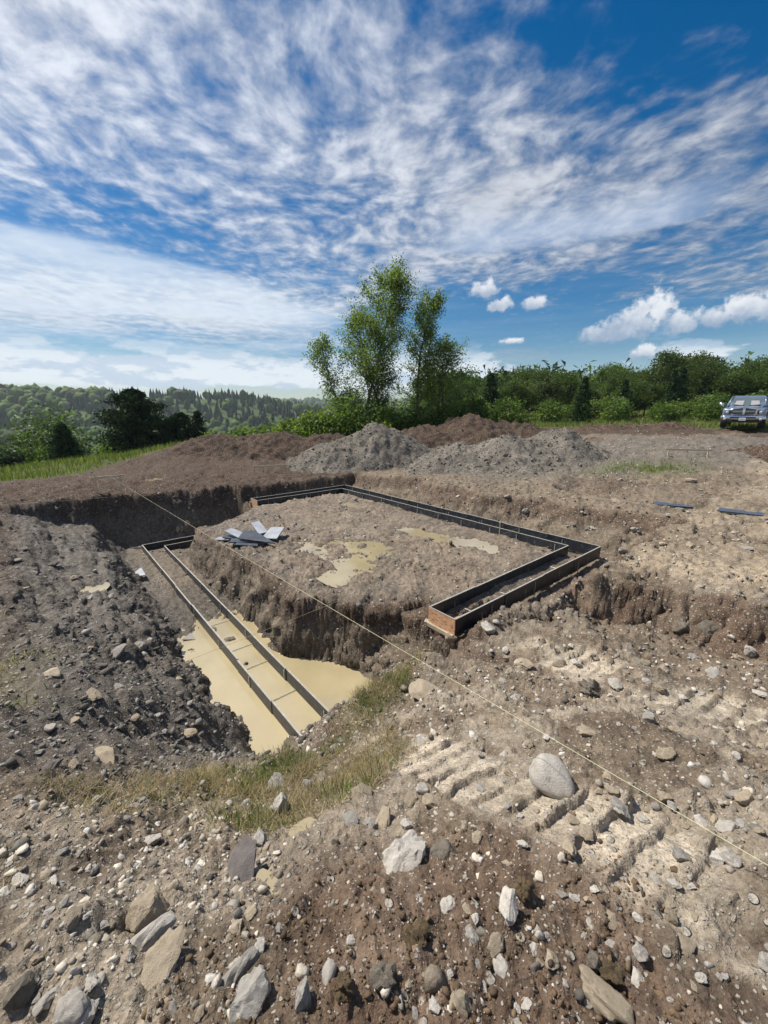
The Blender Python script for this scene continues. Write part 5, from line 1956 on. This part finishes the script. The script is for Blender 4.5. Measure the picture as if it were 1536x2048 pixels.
# right hand tree line: a few models, copied
def proto(kind, i):
    if kind == 'b':
        return bushy('broadleaf_tree', 'x', 0, 0, 6.6, 5.0, 600 + i, 8500, None, [[tuple(q * g_ for q in c_) for c_ in LEAFB] for g_ in (0.70, 0.58, 0.92, 0.48)][i], 0.23, zbase=0)
    if kind == 'c':
        return conifer('spruce_tree', 'x', 0, 0, 5.0, 2.8, 620 + i, 3600, None, SPRUCE, 0.26, zbase=0)
    return bushy('shrub', 'x', 0, 0, 2.4, 3.2, 640 + i, 2000, None, LEAFB, 0.24, 'shrub', True, 0, 0.02)


PROTO = {'b': [proto('b', i) for i in range(4)], 'c': [proto('c', i) for i in range(2)], 's': [proto('s', i) for i in range(2)]}
first = set()
LABEL = {'b': 'green broadleaf tree in the tree line right of the clump', 'c': 'dark spruce in the tree line right of the clump',
         's': 'green bush along the foot of the right hand tree line'}
GRP = {'b': 'broadleaf trees of the right hand tree line', 'c': 'spruces of the right hand tree line', 's': 'bushes of the right hand tree line'}


def put(kind, i, x, y, sc, label=None):
    p = PROTO[kind][i]
    if p.name in first:
        p = copy_tree(p)
    else:
        first.add(p.name)
    p.location = (x, y, zat(x, y) - 0.15)
    p.rotation_euler = (0, 0, rs.uniform(0, 6.28))
    p.scale = (sc * rs.uniform(.9, 1.15), sc * rs.uniform(.9, 1.15), sc)
    if not label and kind == 'b':
        row_ = 'front' if y < 52 else ('middle' if y < 62 else 'back')
        label = '%s broadleaf tree, %s row of right tree line, %s' % (('mid green', 'dark green', 'bright green', 'very dark green')[i], row_,
                 'near the tree clump' if x / y < 0.35 else ('left of the pickup' if x / y < 0.75 else 'behind the pickup'))
    if not label:
        label = LABEL[kind] + (', near the clump' if x / y < 0.35 else (', midway to the pickup' if x / y < 0.65 else ', close to the pickup'))
    p['label'] = label
    p['group'] = GRP[kind]


put('c', 0, 17.3, 36.5, 0.82, 'low green spruce standing alone before the right hand tree line')
put('c', 1, 29.0, 42.5, 0.95, 'dark rounded spruce left of the pickup')
for (x, y, sc, lab) in ((25.0, 37.0, 0.75, 'grey green bush at the edge of the grass left of the pickup'),
                        (28.2, 36.2, 0.72, 'yellow green bush nearest the pickup'),
                        (21.5, 38.5, 0.8, 'bush between the lone spruce and the grey green bush')):
    put('s', rs.randrange(2), x, y, sc, lab)
for i in range(15):
    put('s', rs.randrange(2), 6 + 2.6 * i + rs.uniform(-1, 1), 42 + rs.uniform(-2.0, 2.0) - 0.18 * i, rs.uniform(.6, 1.1))
for i in range(22):
    x = 5 + 2.5 * i + rs.uniform(-1, 1)
    put('b', rs.randrange(4), x, 48 + rs.uniform(-2.5, 2.5) - 0.15 * i, rs.uniform(.45, .85) * (0.72 + 0.5 * min(x, 50) / 50))
for i in range(20):
    x = 6 + 3.3 * i + rs.uniform(-1.3, 1.3)
    put('b', rs.randrange(4), x, 57 + rs.uniform(-3, 3), rs.uniform(.55, 1.05) * (0.72 + 0.5 * min(x, 50) / 50))
for i in range(20):
    x = 8 + 3.8 * i + rs.uniform(-1.5, 1.5)
    put('b', rs.randrange(4), x, 67 + rs.uniform(-4, 4), rs.uniform(.6, 1.1) * (0.75 + 0.5 * min(x, 60) / 60))
for i in range(7):
    put('c', rs.randrange(2), 12 + 6 * i + rs.uniform(-2, 2), 45 + rs.uniform(-2, 2), rs.uniform(.8, 1.2))


# ------------------------------------------------------------------ far woods on the hills
def woods(name, label, n, r0, r1, seed, lev, size, az0=-55, az1=55, leafy=0):
    rg_ = np.random.default_rng(seed)
    th = np.radians(rg_.uniform(az0, az1, n))
    r = np.exp(rg_.uniform(math.log(r0), math.log(r1), n))
    x, y = r * np.sin(th), r * np.cos(th)
    fld = (((x + 560) / 210) ** 2 + ((y - 1395) / 130) ** 2 < 1.0) | (((x + 300) / 90) ** 2 + ((y - 1130) / 60) ** 2 < 1.0) | \
          (((x + 105) / 40) ** 2 + ((y - 265) / 45) ** 2 < 1.0)
    k = ~fld
    x, y, r = x[k], y[k], r[k]
    n = len(x)
    z = terrain(x, y)
    sp = fbm(x, y, 1 / 90.0, 3, 71)
    con = (sp + rg_.normal(0, .25, n) > 0.55) | ((np.abs(x + 200) < 190) & (np.abs(y - 600) < 120) & (rg_.random(n) < 0.85))
    if leafy:
        con[:] = False
    hh = size * rg_.uniform(.7, 1.3, n) * (1 + r / 1600.0)
    ww = hh * np.where(con, 0.42, 0.85) * rg_.uniform(.8, 1.2, n)
    # every crown a rough faceted clump (or a rough cone for the conifers)
    bv, bf = ICO[lev]
    if leafy:
        bv = np.zeros((leafy * 3, 3))
        bf = np.arange(leafy * 3).reshape(-1, 3)
    kk = len(bv)
    if leafy:
        d = rg_.normal(size=(n, leafy, 3))
        d /= np.linalg.norm(d, axis=2, keepdims=True)
        d *= rg_.uniform(.55, 1.08, (n, leafy, 1)) * (1 + 0.18 * np.sin(4 * d[:, :, :1] + 3 * d[:, :, 1:2] + rg_.uniform(0, 6, (n, 1, 1))))
        q = (d[:, :, None, :] + rg_.normal(size=(n, leafy, 3, 3)) * 0.10).reshape(n, kk, 3)
    else:
        q = np.repeat(bv[None], n, 0) * rg_.uniform(0.62, 1.22, (n, kk, 1))
    tz = (q[:, :, 2] + 1) / 2
    cone = 1.25 - 1.15 * np.clip(tz, 0, 1)
    q[:, :, :2] *= np.where(con[:, None], cone, 1.0)[:, :, None]
    v = q * np.stack([ww / 2, ww / 2, hh / 2], 1)[:, None, :]
    v[:, :, 2] += (hh * 0.48)[:, None]
    v = (v + np.stack([x, y, z], 1)[:, None, :]).reshape(-1, 3)
    f = (bf[None] + (np.arange(n) * kk)[:, None, None]).reshape(-1, 3)
    pal = np.array([(0.062, 0.112, 0.026), (0.085, 0.140, 0.030), (0.048, 0.090, 0.024), (0.105, 0.155, 0.038), (0.078, 0.098, 0.040)])
    cp = np.array([(0.030, 0.058, 0.028), (0.040, 0.070, 0.030), (0.07, 0.072, 0.05)])
    ci = rg_.integers(0, 5, n)
    col = np.where(con[:, None], cp[ci % 3], pal[ci]) * rg_.uniform(.75, 1.25, (n, 1))
    col = np.repeat(col, kk, 0) * rg_.uniform(.8, 1.2, (n * kk, 1))
    o = obj(name, np_mesh(name, v, f, 3, M['needle'], False, col))
    tag(o, label, 'woods', kind='stuff')


woods('valley_woods', 'mixed woods on the near slope of the valley below the site', 1100, 120, 330, 31, 1, 7.0, -55, 8, 110)
woods('ridge_woods', 'woods on the low hill behind the right hand tree line', 1100, 82, 330, 32, 1, 6.0, 6, 55, 110)
woods('hill_woods', 'green wooded hillside across the valley under light haze', 3400, 320, 800, 33, 1, 10.0, -55, 20)
woods('far_woods', 'distant woods on the hazy ridges beyond the hillside', 6000, 800, 2400, 34, 0, 12.0, -55, 45)


# ------------------------------------------------------------------ pickup
def paint(name, colr, rough, metal=0.0, coat=1.0):
    m = simple(name, colr, rough, metal, 0.06, 3.0, coat=coat)
    return m


M['truck_blue'] = paint('truck_paint', (0.19, 0.235, 0.31), 0.22, 0.35)
M['chrome'] = simple('chrome', (0.72, 0.74, 0.77), 0.14, 1.0, 0.05)
M['glass'] = simple('truck_glass', (0.10, 0.13, 0.14), 0.05, 0.0, 0.2, 2.0, spec=1.0)
M['black'] = simple('black_trim', (0.015, 0.015, 0.016), 0.55, 0.0, 0.2)
M['tyre'] = simple('tyre', (0.025, 0.024, 0.023), 0.85, 0.0, 0.3)
M['lamp'] = simple('lamp_lens', (0.55, 0.58, 0.62), 0.12, 0.3, 0.15, 12.0, spec=1.0)
M['plate'] = simple('number_plate', (0.72, 0.73, 0.75), 0.5, 0.0, 0.05)
M['plate_ink'] = simple('plate_ink', (0.16, 0.20, 0.34), 0.5, 0.0, 0.05)
M['seat'] = simple('grey_cloth', (0.30, 0.30, 0.31), 0.9, 0.0, 0.15)


def ring(cx, hw, z0, z1, y, c_=0.08, n=3):
    """rounded rectangle in the x,z plane"""
    pts = []
    for (sx, zz, a0) in ((1, z0 + c_, -90), (1, z1 - c_, 0), (-1, z1 - c_, 90), (-1, z0 + c_, 180)):
        for i in range(n + 1):
            t = math.radians(a0 + 90 * i / n)
            pts.append((cx + sx * (hw - c_) + c_ * math.cos(t), y, zz + c_ * math.sin(t)))
    return pts


def hring(hw0, y0, y1, z, c_=0.15, n=3):
    pts = []
    for (sx, yy, a0) in ((1, y0 + c_, -90), (1, y1 - c_, 0), (-1, y1 - c_, 90), (-1, y0 + c_, 180)):
        for i in range(n + 1):
            t = math.radians(a0 + 90 * i / n)
            pts.append((sx * (hw0 - c_) + c_ * math.cos(t), yy + c_ * math.sin(t), z))
    return pts


def pickup():
    T = empty('pickup_truck', (22.75, 26.2, zat(22.75, 26.2)), math.radians(137.0))
    tag(T, 'dark blue pickup truck with chrome grille and an open driver door on the grass', 'truck')
    # body: nose with dropped fenders, cab sides, bed
    b = MB().loft([ring(0, .90, .66, 1.10, 2.86, .10), ring(0, .97, .58, 1.15, 2.72, .12), ring(0, 1.0, .52, 1.18, 2.3, .12), ring(0, 1.01, .50, 1.21, 1.1, .10),
                   ring(0, 1.0, .50, 1.24, .9, .08), ring(0, 1.0, .50, 1.27, -1.1, .08)])
    b.build('body', M['truck_blue'], T, True)
    MB().loft([ring(0, .99, .55, 1.32, -1.16, .06), ring(0, 1.0, .55, 1.33, -2.9, .06)]).build('bed', M['truck_blue'], T, True)
    # hood: raised middle
    MB().loft([ring(0, .60, .95, 1.13, 2.84, .08), ring(0, .66, .95, 1.20, 2.6, .09), ring(0, .76, .95, 1.27, 1.9, .10), ring(0, .84, .95, 1.31, 1.05, .10)]).build('hood', M['truck_blue'], T, True)
    cab = MB().loft([hring(.965, -1.12, 1.15, 1.22), hring(.94, -1.08, .98, 1.42), hring(.86, -.98, .55, 1.72), hring(.79, -.90, .36, 1.86), hring(.66, -.75, .18, 1.905)])
    c_ = cab.build('cab', M['truck_blue'], T, True)
    # screen follows the sloped front of the cab
    ws = MB().add([(-.82, 1.10, 1.30), (.82, 1.10, 1.30), (.70, .52, 1.785), (-.70, .52, 1.785), (0, 1.16, 1.30), (0, .56, 1.795)],
                  [(0, 4, 5, 3), (4, 1, 2, 5)])
    w_ = ws.build('windscreen', M['glass'], T, True)
    MB().add([(-.60, 1.105, 1.335), (-.18, 1.125, 1.335), (-.16, .82, 1.60), (-.52, .80, 1.60)], [(0, 1, 2, 3)]).build('seat_back', M['seat'], w_)
    MB().add([(.18, 1.125, 1.335), (.60, 1.105, 1.335), (.52, .80, 1.60), (.16, .82, 1.60)], [(0, 1, 2, 3)]).build('seat_back', M['seat'], w_)
    for s in (-1, 1):
        MB().tube([(s * .1, 1.17, 1.305), (s * .62, 1.10, 1.36)], .014, 5).build('wiper', M['black'], w_)
        MB().tube([(s * .875, 1.17, 1.27), (s * .765, .50, 1.80), (s * .70, .38, 1.875)], .030, 6).build('pillar', M['truck_blue'], T, True)
        MB().add([(s * .957, .80, 1.36), (s * .957, -.95, 1.36), (s * .845, -.82, 1.76), (s * .845, .42, 1.76)], [(0, 1, 2, 3)]).build('side_window', M['glass'], T)
        # mirrors
        m_ = MB().loft([ring(s * 1.22, .12, 1.27, 1.46, .86, .04), ring(s * 1.21, .13, 1.26, 1.47, .78, .04)]).build('mirror', M['chrome'], T, True)
        MB().tube([(s * .97, .85, 1.30), (s * 1.12, .82, 1.34)], .035, 6).build('mirror_arm', M['black'], m_)
        # wheels
        for yy in (1.95, -1.9):
            cx = s * .86
            t_ = MB().loft([[(cx + dx_, yy + rr * math.cos(q * math.pi / 12), .40 + rr * math.sin(q * math.pi / 12)) for q in range(24)]
                            for dx_, rr in ((-.15, .30), (-.15, .37), (-.11, .405), (.11, .405), (.15, .37), (.15, .30))]).build('wheel', M['tyre'], T, False)
            x1 = cx + s * .152
            MB().loft([[(x1 + dx_, yy + rr * math.cos(q * math.pi / 10), .40 + rr * math.sin(q * math.pi / 10)) for q in range(20)]
                       for dx_, rr in ((0, .27), (s * .012, .25), (s * .004, .10))]).build('rim', M['chrome'], t_, True)
        # lights
        h_ = MB().add([(s * .60, 2.885, .82), (s * .93, 2.80, .84), (s * .93, 2.78, 1.06), (s * .72, 2.86, 1.05), (s * .60, 2.885, 1.0)],
                      [(0, 1, 2, 3, 4)]).build('headlight', M['black'], T)
        MB().loft([[(s * .74 + rr * math.cos(q * .785), yq - .0, .92 + rr * math.sin(q * .785)) for q in range(8)]
                   for yq, rr in ((2.865, .085), (2.885, .07), (2.892, .03))]).build('lens', M['lamp'], h_, True)
        MB().loft([[(s * .79 + rr * math.cos(q * .785), yq, .53 + rr * math.sin(q * .785)) for q in range(8)]
                   for yq, rr in ((2.98, .075), (3.0, .06), (3.005, .02))]).build('fog_lamp', M['lamp'], T, True)
    # grille: chrome surround with a crosshair and dark mesh
    g = MB()
    outer = [(-.50, .74), (.50, .74), (.58, .84), (.60, 1.06), (.52, 1.15), (.2, 1.19), (-.2, 1.19), (-.52, 1.15), (-.60, 1.06), (-.58, .84)]
    inner = [(-.44, .79), (.44, .79), (.51, .87), (.525, 1.03), (.46, 1.10), (.18, 1.135), (-.18, 1.135), (-.46, 1.10), (-.525, 1.03), (-.51, .87)]
    n = len(outer)
    vs = [(p[0], 2.90 - .06 * abs(p[0]), p[1]) for p in outer] + [(p[0], 2.94 - .06 * abs(p[0]), p[1]) for p in inner] + [(p[0], 2.87, p[1]) for p in inner]
    g.add(vs, [(i, (i + 1) % n, n + (i + 1) % n, n + i) for i in range(n)] + [(n + i, n + (i + 1) % n, 2 * n + (i + 1) % n, 2 * n + i) for i in range(n)])
    gr = g.build('grille', M['chrome'], T)
    MB().add([(p[0], 2.89, p[1]) for p in inner], [tuple(range(n))]).build('mesh', M['black'], gr)
    MB().box((0, 2.93, .965), (.10, .05, .34)).build('bar', M['chrome'], gr, bevel=.01)
    MB().box((0, 2.925, .955), (1.02, .035, .035)).build('bar', M['chrome'], gr, bevel=.006)
    for zz in (.86, .905, 1.01, 1.055):
        MB().box((0, 2.902, zz), (.96, .014, .012)).build('slat', M['steel'], gr)
    # shield emblem on the crossing
    MB().add([(-.055, 2.962, 1.06), (.055, 2.962, 1.06), (.06, 2.966, 1.0), (.03, 2.966, .94), (0, 2.966, .92), (-.03, 2.966, .94), (-.06, 2.966, 1.0)],
             [tuple(range(7))]).build('emblem', M['lamp'], gr)
    bm_ = MB().loft([[(x_, 2.97 - .10 * abs(x_) ** 2 + oy, zz) for (oy, zz) in ((-.10, .48), (.02, .50), (.05, .56), (.05, .66), (.02, .72), (-.10, .74))]
                     for x_ in (-1.0, -.8, -.5, 0, .5, .8, 1.0)]).build('bumper', M['chrome'], T, True)
    MB().box((0, 3.0, .615), (1.15, .05, .075)).build('slot', M['black'], bm_, bevel=.01)
    MB().box((0, 2.90, .42), (1.7, .12, .16)).build('air_dam', M['black'], T, bevel=.02)
    p_ = MB().box((0, 3.035, .53), (.30, .012, .155)).build('number_plate', M['plate'], T, bevel=.004)
    for k in range(6):
        MB().box((-.095 + k * .038, 3.043, .525), (.020, .004, .055)).build('character', M['plate_ink'], p_)
    # open driver door, hinged at the front edge
    d = empty('tmp', (0, 0, 0))
    bpy.data.objects.remove(d)
    hx, hy = -1.01, .98
    an = math.radians(58)
    ux, uy = -math.sin(an), -math.cos(an)
    nx, ny = uy, -ux

    def dp(u, z, o=0.0):
        return (hx + ux * u + nx * o, hy + uy * u + ny * o, z)
    prof = [(0, .55), (1.15, .55), (1.18, .95), (1.15, 1.30), (0, 1.28)]
    m = MB()
    m.add([dp(u, z, .03) for u, z in prof] + [dp(u, z, -.03) for u, z in prof],
          [(0, 1, 2, 3, 4), (9, 8, 7, 6, 5)] + [(i, (i + 1) % 5, 5 + (i + 1) % 5, 5 + i) for i in range(5)])
    dr = m.build('door', M['truck_blue'], T)
    MB().tube([dp(0, 1.28), dp(.55, 1.78), dp(1.05, 1.80), dp(1.15, 1.30)], .022, 5).build('window_frame', M['truck_blue'], dr)
    MB().add([dp(.05, 1.29), dp(.55, 1.76), dp(1.03, 1.78), dp(1.12, 1.29)], [(0, 1, 2, 3)]).build('pane', M['glass'], dr)
    MB().box(dp(.35, .80, .05), (.5, .05, .22), math.atan2(uy, ux)).build('pocket', M['black'], dr, bevel=.01)
    return T


pickup()


# ------------------------------------------------------------------ air
def haze_box():
    mb = MB().box((0, 0, 0), (10200, 10200, 1))
    m = bpy.data.materials.new('haze_air')
    m.use_nodes = True
    t = NT(m.node_tree)
    t.n.clear()
    pv = t.node('ShaderNodeVolumePrincipled')
    pv.inputs['Color'].default_value = (0.80, 0.90, 1.0, 1)
    pv.inputs['Density'].default_value = HAZE
    pv.inputs['Anisotropy'].default_value = 0.2
    out = t.node('ShaderNodeOutputMaterial')
    t.l.new(pv.outputs[0], out.inputs['Volume'])
    o = mb.build('haze', m)
    gz = np.array([q.co.z for q in ground.data.vertices])
    zlo, zhi = float(gz.min()) - 1.5, float(gz.max()) + 16.0
    o.location = (0, 0, (zlo + zhi) / 2)
    o.scale = (1, 1, zhi - zlo)
    tag(o, 'thin blue summer haze in the air over the valley', 'haze', kind='stuff')


HAZE = 0.00017
haze_box()
